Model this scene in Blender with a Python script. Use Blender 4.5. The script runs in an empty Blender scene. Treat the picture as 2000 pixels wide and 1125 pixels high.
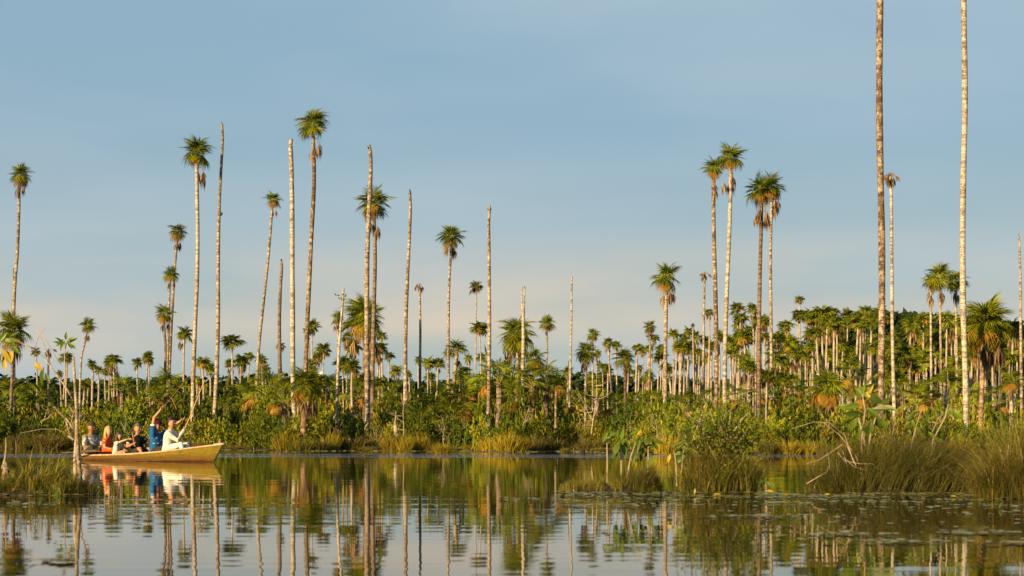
import bpy, bmesh, math, random
from mathutils import Vector, Matrix, Euler
R_ = math.radians
sc = bpy.context.scene
COL = sc.collection

# ------------------------------------------------------------------ camera, sky, sun, exposure
F, CAMH, HY = 3333.3, 0.55, 859.0          # focal length in photo pixels, eye height, horizon row
cam_d = bpy.data.cameras.new('camera'); cam = bpy.data.objects.new('camera', cam_d); COL.objects.link(cam)
cam.location = (0, 0, CAMH); cam.rotation_euler = (R_(90), 0, 0)
cam_d.sensor_width = 36; cam_d.lens = 60; cam_d.shift_y = (HY - 562.5) / 2000
cam_d.clip_start = 0.1; cam_d.clip_end = 9000
cam_d.dof.use_dof = True; cam_d.dof.focus_distance = 70; cam_d.dof.aperture_fstop = 5.0
sc.camera = cam

SUN_AZ, SUN_EL = 220.0, 12.0               # compass bearing (from +Y clockwise) and height of the sun
world = bpy.data.worlds.new('World'); sc.world = world; world.use_nodes = True
wt = world.node_tree; wn, wl = wt.nodes, wt.links
bg = wn['Background']
sky = wn.new('ShaderNodeTexSky'); sky.sky_type = 'NISHITA'; sky.sun_disc = False
sky.sun_elevation = R_(SUN_EL); sky.sun_rotation = R_(SUN_AZ)
sky.air_density = 1.0; sky.dust_density = 1.5; sky.ozone_density = 1.0
# thin veil of high cloud and a warm hazy belt low down, the same all round the sky
tc = wn.new('ShaderNodeTexCoord'); sep = wn.new('ShaderNodeSeparateXYZ'); wl.new(tc.outputs['Generated'], sep.inputs[0])
mp = wn.new('ShaderNodeMapping'); mp.inputs['Scale'].default_value = (1.6, 1.6, 7.0); mp.inputs['Rotation'].default_value = (0, R_(14), 0)
wl.new(tc.outputs['Generated'], mp.inputs[0])
nz = wn.new('ShaderNodeTexNoise'); nz.inputs['Scale'].default_value = 1.7; nz.inputs['Detail'].default_value = 3; nz.inputs['Roughness'].default_value = .5
wl.new(mp.outputs[0], nz.inputs['Vector'])
veil = wn.new('ShaderNodeMapRange'); veil.inputs[1].default_value = .36; veil.inputs[2].default_value = .72; veil.inputs[3].default_value = 0; veil.inputs[4].default_value = .62
wl.new(nz.outputs['Fac'], veil.inputs[0])
mixv = wn.new('ShaderNodeMixRGB'); mixv.inputs[2].default_value = (3.9, 4.75, 5.3, 1)
wl.new(veil.outputs[0], mixv.inputs[0])
ramp = wn.new('ShaderNodeValToRGB'); cr = ramp.color_ramp
cr.elements[0].position = 0.0; cr.elements[0].color = (.36, .44, .45, 1)
cr.elements[1].position = 0.30; cr.elements[1].color = (.25, .405, .535, 1)
for p, c in ((.045, (.38, .455, .46, 1)), (.075, (.42, .455, .44, 1)), (.105, (.345, .44, .475, 1)), (.17, (.265, .405, .51, 1))):
    e = cr.elements.new(p); e.color = c
wl.new(sep.outputs[2], ramp.inputs[0])
amp = wn.new('ShaderNodeMixRGB'); amp.blend_type = 'MULTIPLY'; amp.inputs[0].default_value = 1; amp.inputs[2].default_value = (9.1, 9.1, 9.1, 1)
wl.new(ramp.outputs[0], amp.inputs[1])
mixs = wn.new('ShaderNodeMixRGB'); mixs.inputs[0].default_value = .85
wl.new(sky.outputs[0], mixs.inputs[1]); wl.new(amp.outputs[0], mixs.inputs[2])
wl.new(mixs.outputs[0], mixv.inputs[1])
# patchy low cloud belt catching the warm light
bel = wn.new('ShaderNodeValToRGB'); be = bel.color_ramp.elements; be[0].position = .03; be[0].color = (0, 0, 0, 1); be[1].position = .125; be[1].color = (0, 0, 0, 1)
e = be.new(.068); e.color = (1, 1, 1, 1)
wl.new(sep.outputs[2], bel.inputs[0])
mp2 = wn.new('ShaderNodeMapping'); mp2.inputs['Scale'].default_value = (3.2, 3.2, 16); mp2.inputs['Location'].default_value = (.35, 0, 0); wl.new(tc.outputs['Generated'], mp2.inputs[0])
nz2 = wn.new('ShaderNodeTexNoise'); nz2.inputs['Scale'].default_value = 1.3; nz2.inputs['Detail'].default_value = 4; wl.new(mp2.outputs[0], nz2.inputs['Vector'])
mr2 = wn.new('ShaderNodeMapRange'); mr2.inputs[1].default_value = .40; mr2.inputs[2].default_value = .62; mr2.inputs[4].default_value = .75; wl.new(nz2.outputs['Fac'], mr2.inputs[0])
mm = wn.new('ShaderNodeMath'); mm.operation = 'MULTIPLY'; wl.new(bel.outputs[0], mm.inputs[0]); wl.new(mr2.outputs[0], mm.inputs[1])
peach = wn.new('ShaderNodeMixRGB'); peach.inputs[2].default_value = (6.1, 5.15, 4.0, 1); wl.new(mm.outputs[0], peach.inputs[0]); wl.new(mixv.outputs[0], peach.inputs[1]); wl.new(peach.outputs[0], bg.inputs[0])
bg.inputs[1].default_value = 0.05

sun_d = bpy.data.lights.new('sun', 'SUN'); sun = bpy.data.objects.new('sun', sun_d); COL.objects.link(sun)
sun_d.energy = 5.0; sun_d.angle = R_(.5); sun_d.color = (1.0, .70, .34)
sd = Vector((math.sin(R_(SUN_AZ)) * math.cos(R_(SUN_EL)), math.cos(R_(SUN_AZ)) * math.cos(R_(SUN_EL)), math.sin(R_(SUN_EL))))
sun.rotation_euler = sd.to_track_quat('Z', 'Y').to_euler(); sun.location = sd * 50

vs = sc.view_settings
vs.view_transform = 'Standard'; vs.look = 'None'; vs.exposure = 1.3; vs.gamma = 1; vs.use_curve_mapping = False
sc.render.engine = 'CYCLES'
cy = sc.cycles
cy.max_bounces = 6; cy.diffuse_bounces = 2; cy.glossy_bounces = 3; cy.transmission_bounces = 2; cy.transparent_max_bounces = 4
cy.caustics_reflective = False; cy.caustics_refractive = False

# ------------------------------------------------------------------ helpers
def W(px, py, Y): return Vector(((px - 1000) / F * Y, Y, CAMH + (HY - py) / F * Y))
def G(px, Y, z=0.0): return Vector(((px - 1000) / F * Y, Y, z))
def PX(v): return 1000 + v.x / v.y * F
def lerp(a, b, t): return a + (b - a) * t
def interp(tab, x):
    if x <= tab[0][0]: return tab[0][1]
    for (a, va), (b, vb) in zip(tab, tab[1:]):
        if x <= b: return lerp(va, vb, (x - a) / (b - a))
    return tab[-1][1]

SHORE = [(-900, 125), (0, 108), (130, 108), (380, 102), (500, 92), (545, 88), (600, 86.5), (700, 89), (800, 86), (900, 86), (1000, 81),
         (1100, 85), (1200, 80), (1290, 67), (1500, 65), (1700, 66), (1880, 66), (2000, 62), (2900, 58)]
def shore(px): return interp(SHORE, px)

def node_mat(name):
    m = bpy.data.materials.new(name); m.use_nodes = True
    return m, m.node_tree.nodes, m.node_tree.links, m.node_tree.nodes['Principled BSDF']

def leaf_mat(name, cols, transl=.35, rough=.55, spec=.25, var=.35, noise=0):
    """cols: ramp of base colours picked at random for each leaf; brightness also varies from object to object"""
    m, n, l, b = node_mat(name)
    geo = n.new('ShaderNodeNewGeometry'); rp = n.new('ShaderNodeValToRGB')
    el = rp.color_ramp.elements
    for i, c in enumerate(cols):
        p = i / max(1, len(cols) - 1)
        e = el[0] if i == 0 else (el[1] if i == len(cols) - 1 else el.new(p))
        e.position = p; e.color = (*c, 1)
    l.new(geo.outputs['Random Per Island'], rp.inputs[0])
    oi = n.new('ShaderNodeObjectInfo'); mr = n.new('ShaderNodeMapRange')
    mr.inputs[3].default_value = 1 - var; mr.inputs[4].default_value = 1 + var
    l.new(oi.outputs['Random'], mr.inputs[0])
    mu = n.new('ShaderNodeMixRGB'); mu.blend_type = 'MULTIPLY'; mu.inputs[0].default_value = 1
    l.new(rp.outputs[0], mu.inputs[1]); l.new(mr.outputs[0], mu.inputs[2])
    m2 = n.new('ShaderNodeMixRGB'); m2.blend_type = 'MULTIPLY'; m2.inputs[0].default_value = 1
    l.new(mu.outputs[0], m2.inputs[1]); l.new(oi.outputs['Color'], m2.inputs[2])
    l.new(m2.outputs[0], b.inputs['Base Color']); b.inputs['Roughness'].default_value = rough
    b.inputs['Specular IOR Level'].default_value = spec
    if transl > 0:
        tr = n.new('ShaderNodeBsdfTranslucent'); l.new(m2.outputs[0], tr.inputs['Color'])
        mx = n.new('ShaderNodeMixShader'); mx.inputs[0].default_value = transl
        l.new(b.outputs[0], mx.inputs[1]); l.new(tr.outputs[0], mx.inputs[2])
        l.new(mx.outputs[0], n['Material Output'].inputs[0])
    return m

def bark_mat(name, pale, brown, dark, scale=5.0, cover=.5, ring=1.0):
    """blotchy palm bark: pale lichen plates on brown, dark scars, faint leaf-scar rings"""
    m, n, l, b = node_mat(name)
    tc = n.new('ShaderNodeTexCoord'); oi = n.new('ShaderNodeObjectInfo')
    add = n.new('ShaderNodeVectorMath'); add.operation = 'MULTIPLY_ADD'
    cmb = n.new('ShaderNodeCombineXYZ')
    for i in range(3): l.new(oi.outputs['Random'], cmb.inputs[i])
    add.inputs[1].default_value = (40, 40, 40)
    l.new(cmb.outputs[0], add.inputs[0]); l.new(tc.outputs['Object'], add.inputs[2])
    mp = n.new('ShaderNodeMapping'); mp.inputs['Scale'].default_value = (1, 1, .75); l.new(add.outputs[0], mp.inputs[0])
    n1 = n.new('ShaderNodeTexNoise'); n1.inputs['Scale'].default_value = scale; n1.inputs['Detail'].default_value = 4; n1.inputs['Roughness'].default_value = .65
    l.new(mp.outputs[0], n1.inputs['Vector'])
    nl = n.new('ShaderNodeTexNoise'); nl.inputs['Scale'].default_value = .35; nl.inputs['Detail'].default_value = 2; l.new(mp.outputs[0], nl.inputs['Vector'])
    ad = n.new('ShaderNodeMath'); ad.operation = 'MULTIPLY_ADD'; ad.inputs[1].default_value = .55; l.new(nl.outputs['Fac'], ad.inputs[0]); l.new(n1.outputs['Fac'], ad.inputs[2])
    rp = n.new('ShaderNodeValToRGB'); c = rp.color_ramp.elements
    base = .775 - (cover - .5) * .5
    c[0].position = base - .07; c[0].color = (*brown, 1); c[1].position = base + .05; c[1].color = (*pale, 1)
    e = rp.color_ramp.elements.new(base - .02); e.color = tuple(lerp(brown[i], pale[i], .45) for i in range(3)) + (1,)
    l.new(ad.outputs[0], rp.inputs[0])
    n2 = n.new('ShaderNodeTexNoise'); n2.inputs['Scale'].default_value = scale * 2.3; n2.inputs['Detail'].default_value = 2
    mp2 = n.new('ShaderNodeMapping'); mp2.inputs['Scale'].default_value = (1, 1, 2.0); mp2.inputs['Location'].default_value = (7, 3, 1); l.new(add.outputs[0], mp2.inputs[0]); l.new(mp2.outputs[0], n2.inputs['Vector'])
    dk = n.new('ShaderNodeMapRange'); dk.inputs[1].default_value = .51; dk.inputs[2].default_value = .62; dk.inputs[4].default_value = .8; l.new(n2.outputs['Fac'], dk.inputs[0])
    mx = n.new('ShaderNodeMixRGB'); mx.inputs[2].default_value = (*dark, 1); l.new(dk.outputs[0], mx.inputs[0]); l.new(rp.outputs[0], mx.inputs[1])
    mc = n.new('ShaderNodeMixRGB'); mc.blend_type = 'MULTIPLY'; mc.inputs[0].default_value = 1; l.new(mx.outputs[0], mc.inputs[1]); l.new(oi.outputs['Color'], mc.inputs[2])
    mp3 = n.new('ShaderNodeMapping'); mp3.inputs['Scale'].default_value = (.4, .4, 7); l.new(add.outputs[0], mp3.inputs[0])
    n4 = n.new('ShaderNodeTexNoise'); n4.inputs['Scale'].default_value = 1; n4.inputs['Detail'].default_value = 2; l.new(mp3.outputs[0], n4.inputs['Vector'])
    rg4 = n.new('ShaderNodeMapRange'); rg4.inputs[1].default_value = .38; rg4.inputs[2].default_value = .58; rg4.inputs[3].default_value = .55; rg4.inputs[4].default_value = 1.08; l.new(n4.outputs['Fac'], rg4.inputs[0])
    mr4 = n.new('ShaderNodeMixRGB'); mr4.blend_type = 'MULTIPLY'; mr4.inputs[0].default_value = 1; l.new(mc.outputs[0], mr4.inputs[1]); l.new(rg4.outputs[0], mr4.inputs[2]); mc = mr4
    l.new(mc.outputs[0], b.inputs['Base Color']); b.inputs['Roughness'].default_value = .9; b.inputs['Specular IOR Level'].default_value = .1
    bp = n.new('ShaderNodeBump'); bp.inputs['Strength'].default_value = .6; bp.inputs['Distance'].default_value = .03
    l.new(n2.outputs['Fac'], bp.inputs['Height']); l.new(bp.outputs[0], b.inputs['Normal'])
    return m

def plain_mat(name, col, rough=.8, var=.15, scale=6.0, spec=.2):
    m, n, l, b = node_mat(name)
    tc = n.new('ShaderNodeTexCoord'); nz = n.new('ShaderNodeTexNoise'); nz.inputs['Scale'].default_value = scale; nz.inputs['Detail'].default_value = 4
    l.new(tc.outputs['Object'], nz.inputs['Vector'])
    rp = n.new('ShaderNodeValToRGB'); e = rp.color_ramp.elements
    e[0].position = .3; e[0].color = tuple(c * (1 - var) for c in col) + (1,); e[1].position = .7; e[1].color = tuple(min(1, c * (1 + var)) for c in col) + (1,)
    l.new(nz.outputs['Fac'], rp.inputs[0]); l.new(rp.outputs[0], b.inputs['Base Color'])
    b.inputs['Roughness'].default_value = rough; b.inputs['Specular IOR Level'].default_value = spec
    return m

M = {}
M['frond'] = leaf_mat('palm_green', [(.06, .105, .006), (.135, .175, .008), (.25, .25, .013)], .38, .7, .06)
M['frond_yellow'] = leaf_mat('palm_yellowing', [(.22, .17, .015), (.34, .19, .022), (.36, .14, .025)], .35, .6, .2)
M['frond_dead'] = leaf_mat('palm_dead', [(.075, .046, .024), (.165, .095, .045), (.27, .175, .09)], .15, .8, .1)
M['frond_far'] = leaf_mat('palm_far', [(.055, .09, .007), (.115, .145, .010), (.20, .20, .014)], .36, .7, .06, .35)
M['leaf'] = leaf_mat('shrub_green', [(.04, .08, .006), (.10, .145, .010), (.19, .21, .016)], .28, .65, .08)
M['leaf_bright'] = leaf_mat('shrub_bright', [(.09, .135, .008), (.17, .20, .012), (.28, .25, .018)], .28, .65, .10)
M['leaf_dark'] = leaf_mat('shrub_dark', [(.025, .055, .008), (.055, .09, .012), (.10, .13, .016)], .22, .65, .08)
M['leaf_far'] = leaf_mat('wood_far', [(.022, .042, .012), (.040, .062, .016), (.065, .085, .022)], .2, .8, .05)
M['leaf_big'] = leaf_mat('large_leaf', [(.06, .12, .010), (.13, .18, .014)], .42, .45, .35, .4)
M['leaf_yellow'] = leaf_mat('yellow_leaf', [(.35, .28, .02), (.5, .36, .03)], .4, .5, .3, .2)
M['grass_gold'] = leaf_mat('sedge_gold', [(.32, .20, .02), (.48, .30, .03), (.55, .36, .04), (.22, .22, .02)], .3, .7, .08)
M['grass_green'] = leaf_mat('sedge_green', [(.06, .10, .010), (.12, .16, .014), (.19, .20, .02), (.24, .17, .035)], .28, .7, .08)
M['sedge_shade_tone'] = leaf_mat('sedge_shade_tone', [(.026, .048, .005), (.058, .08, .008), (.10, .11, .012), (.13, .10, .02)], .3, .6, .15)  # darker than the bank sedge: shade on the near islets put into the colour
M['grass_brown'] = leaf_mat('sedge_brown', [(.13, .085, .03), (.21, .14, .05), (.28, .20, .07), (.13, .13, .022)], .25, .75, .08)
M['bark'] = bark_mat('palm_bark', (.36, .315, .25), (.175, .13, .09), (.07, .05, .035), 6.5, .52)
M['bark_pale'] = bark_mat('palm_bark_pale', (.40, .36, .30), (.22, .175, .13), (.08, .06, .045), 6.5, .62)
M['bark_brown'] = bark_mat('palm_bark_brown', (.32, .265, .20), (.13, .085, .055), (.05, .034, .023), 6.5, .44)
M['bark_grey'] = bark_mat('palm_bark_grey', (.22, .175, .135), (.13, .096, .07), (.06, .042, .03), 7.0, .5)
M['bark_far'] = plain_mat('palm_bark_far', (.26, .22, .175), .9, .4, 3.0, .1)
M['twig'] = plain_mat('dead_twig', (.28, .22, .155), .9, .3, 9, .1)
M['twig_dark'] = plain_mat('dark_twig', (.10, .07, .045), .9, .3, 9, .1)
M['char'] = plain_mat('charred_tip', (.02, .016, .013), .9, .3, 9, .1)
M['mud'] = plain_mat('mud', (.025, .018, .011), .8, .5, 8, .2)
M['petiole'] = plain_mat('petiole', (.16, .15, .03), .6, .25, 5, .3)

class MB:
    """collects vertices and faces for one mesh"""
    def __init__(s): s.v = []; s.f = []; s.m = []
    def face(s, pts, mi=0):
        i = len(s.v); s.v += [tuple(p) for p in pts]; s.f.append(tuple(range(i, i + len(pts)))); s.m.append(mi)
    def tube(s, pts, rad, n=6, mi=0, cap=True, wob=0, rnd=None):
        """tapered tube along points"""
        k = len(pts); rings = []
        for i, p in enumerate(pts):
            d = (Vector(pts[min(i + 1, k - 1)]) - Vector(pts[max(i - 1, 0)]))
            d = d.normalized() if d.length > 1e-9 else Vector((0, 0, 1))
            a = d.orthogonal().normalized() if abs(d.z) < .9 else Vector((1, 0, 0)) - d * d.x
            a.normalize(); b = d.cross(a)
            r = rad[i] if isinstance(rad, (list, tuple)) else rad
            i0 = len(s.v)
            for j in range(n):
                t = 2 * math.pi * j / n; rr = r * (1 + (rnd.uniform(-wob, wob) if wob else 0))
                s.v.append(tuple(Vector(p) + a * (math.cos(t) * rr) + b * (math.sin(t) * rr)))
            rings.append(i0)
        for i0, i1 in zip(rings, rings[1:]):
            for j in range(n):
                s.f.append((i0 + j, i0 + (j + 1) % n, i1 + (j + 1) % n, i1 + j)); s.m.append(mi)
        if cap:
            s.f.append(tuple(rings[-1] + j for j in range(n))); s.m.append(mi)
            s.f.append(tuple(rings[0] + j for j in reversed(range(n)))); s.m.append(mi)
    def mesh(s, name, mats, smooth=False):
        me = bpy.data.meshes.new(name); me.from_pydata(s.v, [], s.f)
        for m in (mats if isinstance(mats, (list, tuple)) else [mats]): me.materials.append(m)
        if any(s.m): me.polygons.foreach_set('material_index', s.m)
        if smooth: me.polygons.foreach_set('use_smooth', [True] * len(me.polygons))
        me.update(); return me
    def obj(s, name, mats, parent=None, smooth=False, loc=None):
        return link(name, s.mesh(name, mats, smooth), parent, loc)

def link(name, me, parent=None, loc=None, rot=None, scale=None):
    o = bpy.data.objects.new(name, me); COL.objects.link(o)
    if parent: o.parent = parent
    if loc is not None: o.location = loc
    if rot is not None: o.rotation_euler = rot
    if scale is not None: o.scale = scale if isinstance(scale, (tuple, list, Vector)) else (scale,) * 3
    return o

def tag(o, label, cat, group=None, kind=None):
    if label: o['label'] = label
    if cat: o['category'] = cat
    if group: o['group'] = group
    if kind: o['kind'] = kind
    return o

def thing(name, loc, label=None, cat=None, group=None, rz=0):
    o = bpy.data.objects.new(name, None); COL.objects.link(o); o.location = loc; o.rotation_euler = (0, 0, rz)
    o.empty_display_size = .2
    return tag(o, label, cat, group)

# labels of the many: look + place beside a landmark, with a rank where several share both
LAND = [(28, 'far left leaning palm'), (150, 'pale forked snag'), (230, 'boat people'), (328, 'three palm cluster'), (383, 'palm over the boat'),
        (424, 'tall bare pole'), (505, 'slender leaning palm'), (572, 'white flared trunk'), (660, 'crooked thin snag'), (718, 'black tipped trunk'),
        (795, 'slanting bare trunk'), (878, 'lone round palm'), (955, 'split tipped trunk'), (1021, 'forked bare trunk'), (1114, 'thin bare pole'),
        (1220, 'dim brown palm'), (1300, 'bushy headed palm'), (1405, 'tall twin palms'), (1494, 'close palm pair'), (1618, 'yellow skirted palm'),
        (1721, 'thick dark trunk'), (1830, 'triple palm tops'), (1884, 'thick pale trunk'), (1925, 'broad golden palm'), (1992, 'far right trunk')]
ORD = ['leftmost', 'second', 'third', 'fourth', 'fifth', 'sixth', 'seventh', 'eighth', 'ninth', 'tenth', 'eleventh', 'twelfth', 'thirteenth', 'fourteenth', 'fifteenth', 'sixteenth', 'seventeenth', 'eighteenth', 'nineteenth', 'twentieth', 'twenty first', 'twenty second', 'twenty third', 'twenty fourth']
NUM = ['zero', 'one', 'two', 'three', 'four', 'five', 'six', 'seven', 'eight', 'nine', 'ten', 'eleven', 'twelve', 'thirteen', 'fourteen', 'fifteen', 'sixteen', 'many']
PEND = []
def auto(o, desc, cat, group, px):
    lm = min(LAND, key=lambda t: abs(t[0] - px)); side = 'left of' if px < lm[0] else 'right of'
    if lm[0] == 28 and px < 28: side = 'behind'
    o['category'] = cat; o['group'] = group; PEND.append((o, desc, side + ' the ' + lm[1], px))
def finish_labels():
    B = {}
    for o, d, w, px in PEND: B.setdefault((d, w), []).append((px, o))
    for (d, w), L in B.items():
        L.sort(key=lambda t: t[0]); n = len(L)
        for i, (px, o) in enumerate(L):
            if n == 1: o['label'] = f'{d}, {w}'
            elif n == 2: o['label'] = f'{d}, {("left", "right")[i]} of two {w}'
            else: o['label'] = f'{d}, {ORD[min(i, 23)] + (" from left" if i else "")} {w}'

# ------------------------------------------------------------------ ground and water
rnd = random.Random(5)
g = MB()
pxs = list(range(-900, 2901, 38)); fr = [-.10, -.03, -.008, .012, .035, .08, .18, .35, .7, 1.3, 2.5, 5, 9, 14]
idx = {}
for i, px in enumerate(pxs):
    for j, k in enumerate(fr):
        ys = shore(px) * (1 + .012 * math.sin(px * .045) + .01 * math.sin(px * .11 + 1)); y = ys * (1 + k)
        z = interp([(-.1, -.6), (-.03, -.25), (-.008, -.05), (.012, .06), (.035, .12), (.18, .2), (.7, .35), (14, .4)], k) + (rnd.uniform(-.04, .04) if -.02 < k < 1 else 0)
        idx[i, j] = len(g.v); g.v.append(((px - 1000) / F * y, y, z))
for i in range(len(pxs) - 1):
    for j in range(len(fr) - 1):
        g.f.append((idx[i, j], idx[i + 1, j], idx[i + 1, j + 1], idx[i, j + 1])); g.m.append(0)
gm = plain_mat('swamp_soil', (.045, .040, .016), .95, .5, .8, .05)
tag(g.obj('ground', gm), None, None, kind='structure')

m, n, l, b = node_mat('lagoon_water')
b.inputs['Base Color'].default_value = (.012, .010, .005, 1); b.inputs['IOR'].default_value = 1.333; b.inputs['Roughness'].default_value = .015
geo = n.new('ShaderNodeNewGeometry')
def wnoise(sx, sy, detail, seed):
    mp = n.new('ShaderNodeMapping'); mp.inputs['Scale'].default_value = (sx, sy, 1); mp.inputs['Location'].default_value = (seed, seed * .7, 0)
    l.new(geo.outputs['Position'], mp.inputs[0])
    t = n.new('ShaderNodeTexNoise'); t.noise_dimensions = '2D'; t.inputs['Scale'].default_value = 1; t.inputs['Detail'].default_value = detail; t.inputs['Roughness'].default_value = .55
    l.new(mp.outputs[0], t.inputs['Vector']); return t
def mth(op, a, bb, c=None):
    t = n.new('ShaderNodeMath'); t.operation = op
    for i, x in enumerate((a, bb, c)):
        if x is None: continue
        if isinstance(x, (int, float)): t.inputs[i].default_value = x
        else: l.new(x, t.inputs[i])
    return t.outputs[0]
def cent(t, a): return mth('MULTIPLY', mth('SUBTRACT', t.outputs['Fac'], .5), a)
slow = wnoise(.10, .16, 2, 3.1)                        # calm and livelier patches
live = n.new('ShaderNodeMapRange'); live.inputs[1].default_value = .38; live.inputs[2].default_value = .62; live.inputs[3].default_value = .45; live.inputs[4].default_value = 1.3
l.new(slow.outputs['Fac'], live.inputs[0])
sy1 = cent(wnoise(.08, 3.0, 2, 0), .019); sy2 = cent(wnoise(.6, 8.0, 2, 11), .010)
sx1 = cent(wnoise(2.4, 3.6, 2, 23), .012)
sepp = n.new('ShaderNodeSeparateXYZ'); l.new(geo.outputs['Position'], sepp.inputs[0])
# a breeze-ruffled strip in front of the far bank
wob = cent(wnoise(.06, .2, 3, 41), 16)
yy = mth('ADD', sepp.outputs[1], wob)
band = mth('MULTIPLY', mth('GREATER_THAN', yy, 53), mth('LESS_THAN', yy, 66))
band = mth('MULTIPLY', band, mth('GREATER_THAN', wnoise(.05, .8, 3, 57).outputs['Fac'], .43))
sxr = cent(wnoise(6, 9, 2, 71), .8); syr = cent(wnoise(3, 11, 2, 77), 1.3)
sy = mth('MULTIPLY', mth('ADD', sy1, sy2), live.outputs[0]); sx = mth('MULTIPLY', sx1, live.outputs[0])
sy = mth('ADD', sy, mth('MULTIPLY', band, syr)); sx = mth('ADD', sx, mth('MULTIPLY', band, sxr))
cmb = n.new('ShaderNodeCombineXYZ'); l.new(sx, cmb.inputs[0]); l.new(sy, cmb.inputs[1]); cmb.inputs[2].default_value = 1
nrm = n.new('ShaderNodeVectorMath'); nrm.operation = 'NORMALIZE'; l.new(cmb.outputs[0], nrm.inputs[0])
l.new(nrm.outputs[0], b.inputs['Normal'])
w = MB(); w.face([(-700, -60, 0), (700, -60, 0), (700, 240, 0), (-700, 240, 0)])
tag(w.obj('water', m), None, None, kind='structure')

# ------------------------------------------------------------------ palm leaves
def add_frond(mb, Mx, nseg, p, fan, droop, spread, rn, mi=0, pmi=None, wide=1.0, fold=.18, curl=None):
    cu = R_(rn.uniform(2, 38) if curl is None else curl); cc, cs = math.cos(cu), math.sin(cu)
    def P(x, y, z): return Mx @ Vector((x, y, z))
    if p > 0 and pmi is not None:
        a = [P(0, 0, 0), P(p * .5, 0, .03 * p), P(p, 0, 0)]
        mb.tube(a, [.018, .014, .010], 3, pmi, cap=False)
    for i in range(nseg):
        t = (i + .5) / nseg * 2 - 1
        a = R_(spread) * t + rn.uniform(-.05, .05)
        L = fan * (.72 + .28 * math.cos(a * .8)) * rn.uniform(.78, 1.10)
        ca, sa = math.cos(a), math.sin(a)
        wd = wide * R_(spread) / nseg * fan * .62; tl = rn.uniform(-.9, .9)
        def q(tt, side, ww):
            r = L * tt
            z = fold * abs(sa) * r - droop * L * tt * tt * (1.0 + .5 * abs(sa)) + side * tl * ww
            x = ca * r - sa * side * ww
            return P(p + x * cc + z * cs, sa * r + ca * side * ww, z * cc - x * cs)
        i0 = len(mb.v)
        mb.v += [tuple(q(.06, -1, wd * .25)), tuple(q(.06, 1, wd * .25)), tuple(q(.58, 1, wd * .85)), tuple(q(.58, -1, wd * .85)), tuple(q(1, 0, 0))]
        mb.f += [(i0, i0 + 1, i0 + 2, i0 + 3), (i0 + 3, i0 + 2, i0 + 4)]; mb.m += [mi, mi]

rn = random.Random(11)
FR = {}
I4 = Matrix.Identity(4)
def frond_meshes(key, mat, n, nseg, p, fan, droops, spread, wide=1.0):
    out = []
    for k in range(n):
        mb = MB(); add_frond(mb, I4, nseg, p, fan, droops[k % len(droops)], spread, rn, 0, 1, wide)
        out.append(mb.mesh(key, [mat, M['petiole'] if mat is not M['frond_dead'] else M['frond_dead']]))
    FR[key] = out
frond_meshes('frond', M['frond'], 5, 36, .40, .68, (.16, .34, .55, .26, .42), 140, .66)
frond_meshes('frond_yellow', M['frond_yellow'], 3, 30, .42, .58, (.6, .85, .7), 118, .75)
frond_meshes('ground_frond', M['frond'], 4, 38, .85, .62, (.18, .35, .5, .28), 135, .72)
frond_meshes('ground_frond_yellow', M['frond_yellow'], 2, 24, .75, .55, (.5, .8), 125)
def dead_tuft(mb, Mx, rn, mi=0, nseg=13, wide=1.0):
    def P(x, y, z): return Mx @ Vector((x, y, z))
    hx = rn.uniform(.22, .40)
    mb.tube([P(0, 0, 0), P(hx * .7, 0, .02), P(hx, 0, -.16), P(hx * .98, 0, -.36)], [.014, .012, .011, .010], 3, mi, cap=False)
    for i in range(nseg):
        a = rn.uniform(0, 2 * math.pi); s = rn.uniform(.04, .17); L = rn.uniform(.36, .72); ww = .026 * wide
        x0, y0, z0 = hx * .98, 0, -.34
        c, d = math.cos(a), math.sin(a)
        pts = [(x0 - d * ww * .4, c * ww * .4, z0), (x0 + d * ww * .4, -c * ww * .4, z0),
               (x0 + c * s + d * ww, d * s - c * ww, z0 - L * .45), (x0 + c * s - d * ww, d * s + c * ww, z0 - L * .45),
               (x0 + c * s * 1.1, d * s * 1.1, z0 - L)]
        i0 = len(mb.v); mb.v += [tuple(P(*q)) for q in pts]; mb.f += [(i0, i0 + 1, i0 + 2, i0 + 3), (i0 + 3, i0 + 2, i0 + 4)]; mb.m += [mi, mi]
FR['dead_frond'] = []
for k in range(4):
    mb = MB(); dead_tuft(mb, I4, rn, nseg=20); FR['dead_frond'].append(mb.mesh('dead_frond', M['frond_dead']))

def mat_frond(az, el, roll, s=1.0, loc=(0, 0, 0)):
    return Matrix.Translation(loc) @ Matrix.Rotation(az, 4, 'Z') @ Matrix.Rotation(-el, 4, 'Y') @ Matrix.Rotation(roll, 4, 'X') @ Matrix.Scale(s, 4)

# crowns for the smaller, farther palms: one mesh each, shared
CROWN, SKIRT = [], []
for k in range(8):
    r2 = random.Random(100 + k); mb = MB(); nf = r2.choice((12, 15, 18, 20))
    for i in range(nf):
        t = (i + .5) / nf; el = R_(lerp(92, -24, t ** .9) + r2.uniform(-8, 8)); az = i * 2.4 + r2.uniform(-.4, .4)
        add_frond(mb, mat_frond(az, el, r2.uniform(-.3, .3), r2.uniform(.75, 1.15)), 15, .38, .66, r2.uniform(.2, .65), 130, r2, 1 if t > .85 and r2.random() < .3 else 0, 2, .9)
    CROWN.append(mb.mesh('crown', [M['frond_far'], M['frond_yellow'], M['petiole']]))
for k in range(5):
    r2 = random.Random(200 + k); mb = MB()
    for i in range(r2.choice((3, 5, 7))):
        dead_tuft(mb, Matrix.Translation((0, 0, r2.uniform(-.25, .05))) @ Matrix.Rotation(r2.uniform(0, 6.28), 4, 'Z') @ Matrix.Scale(r2.uniform(.7, 1.05), 4), r2, nseg=9, wide=1.6)
    SKIRT.append(mb.mesh('dead_skirt', M['frond_dead']))

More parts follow.
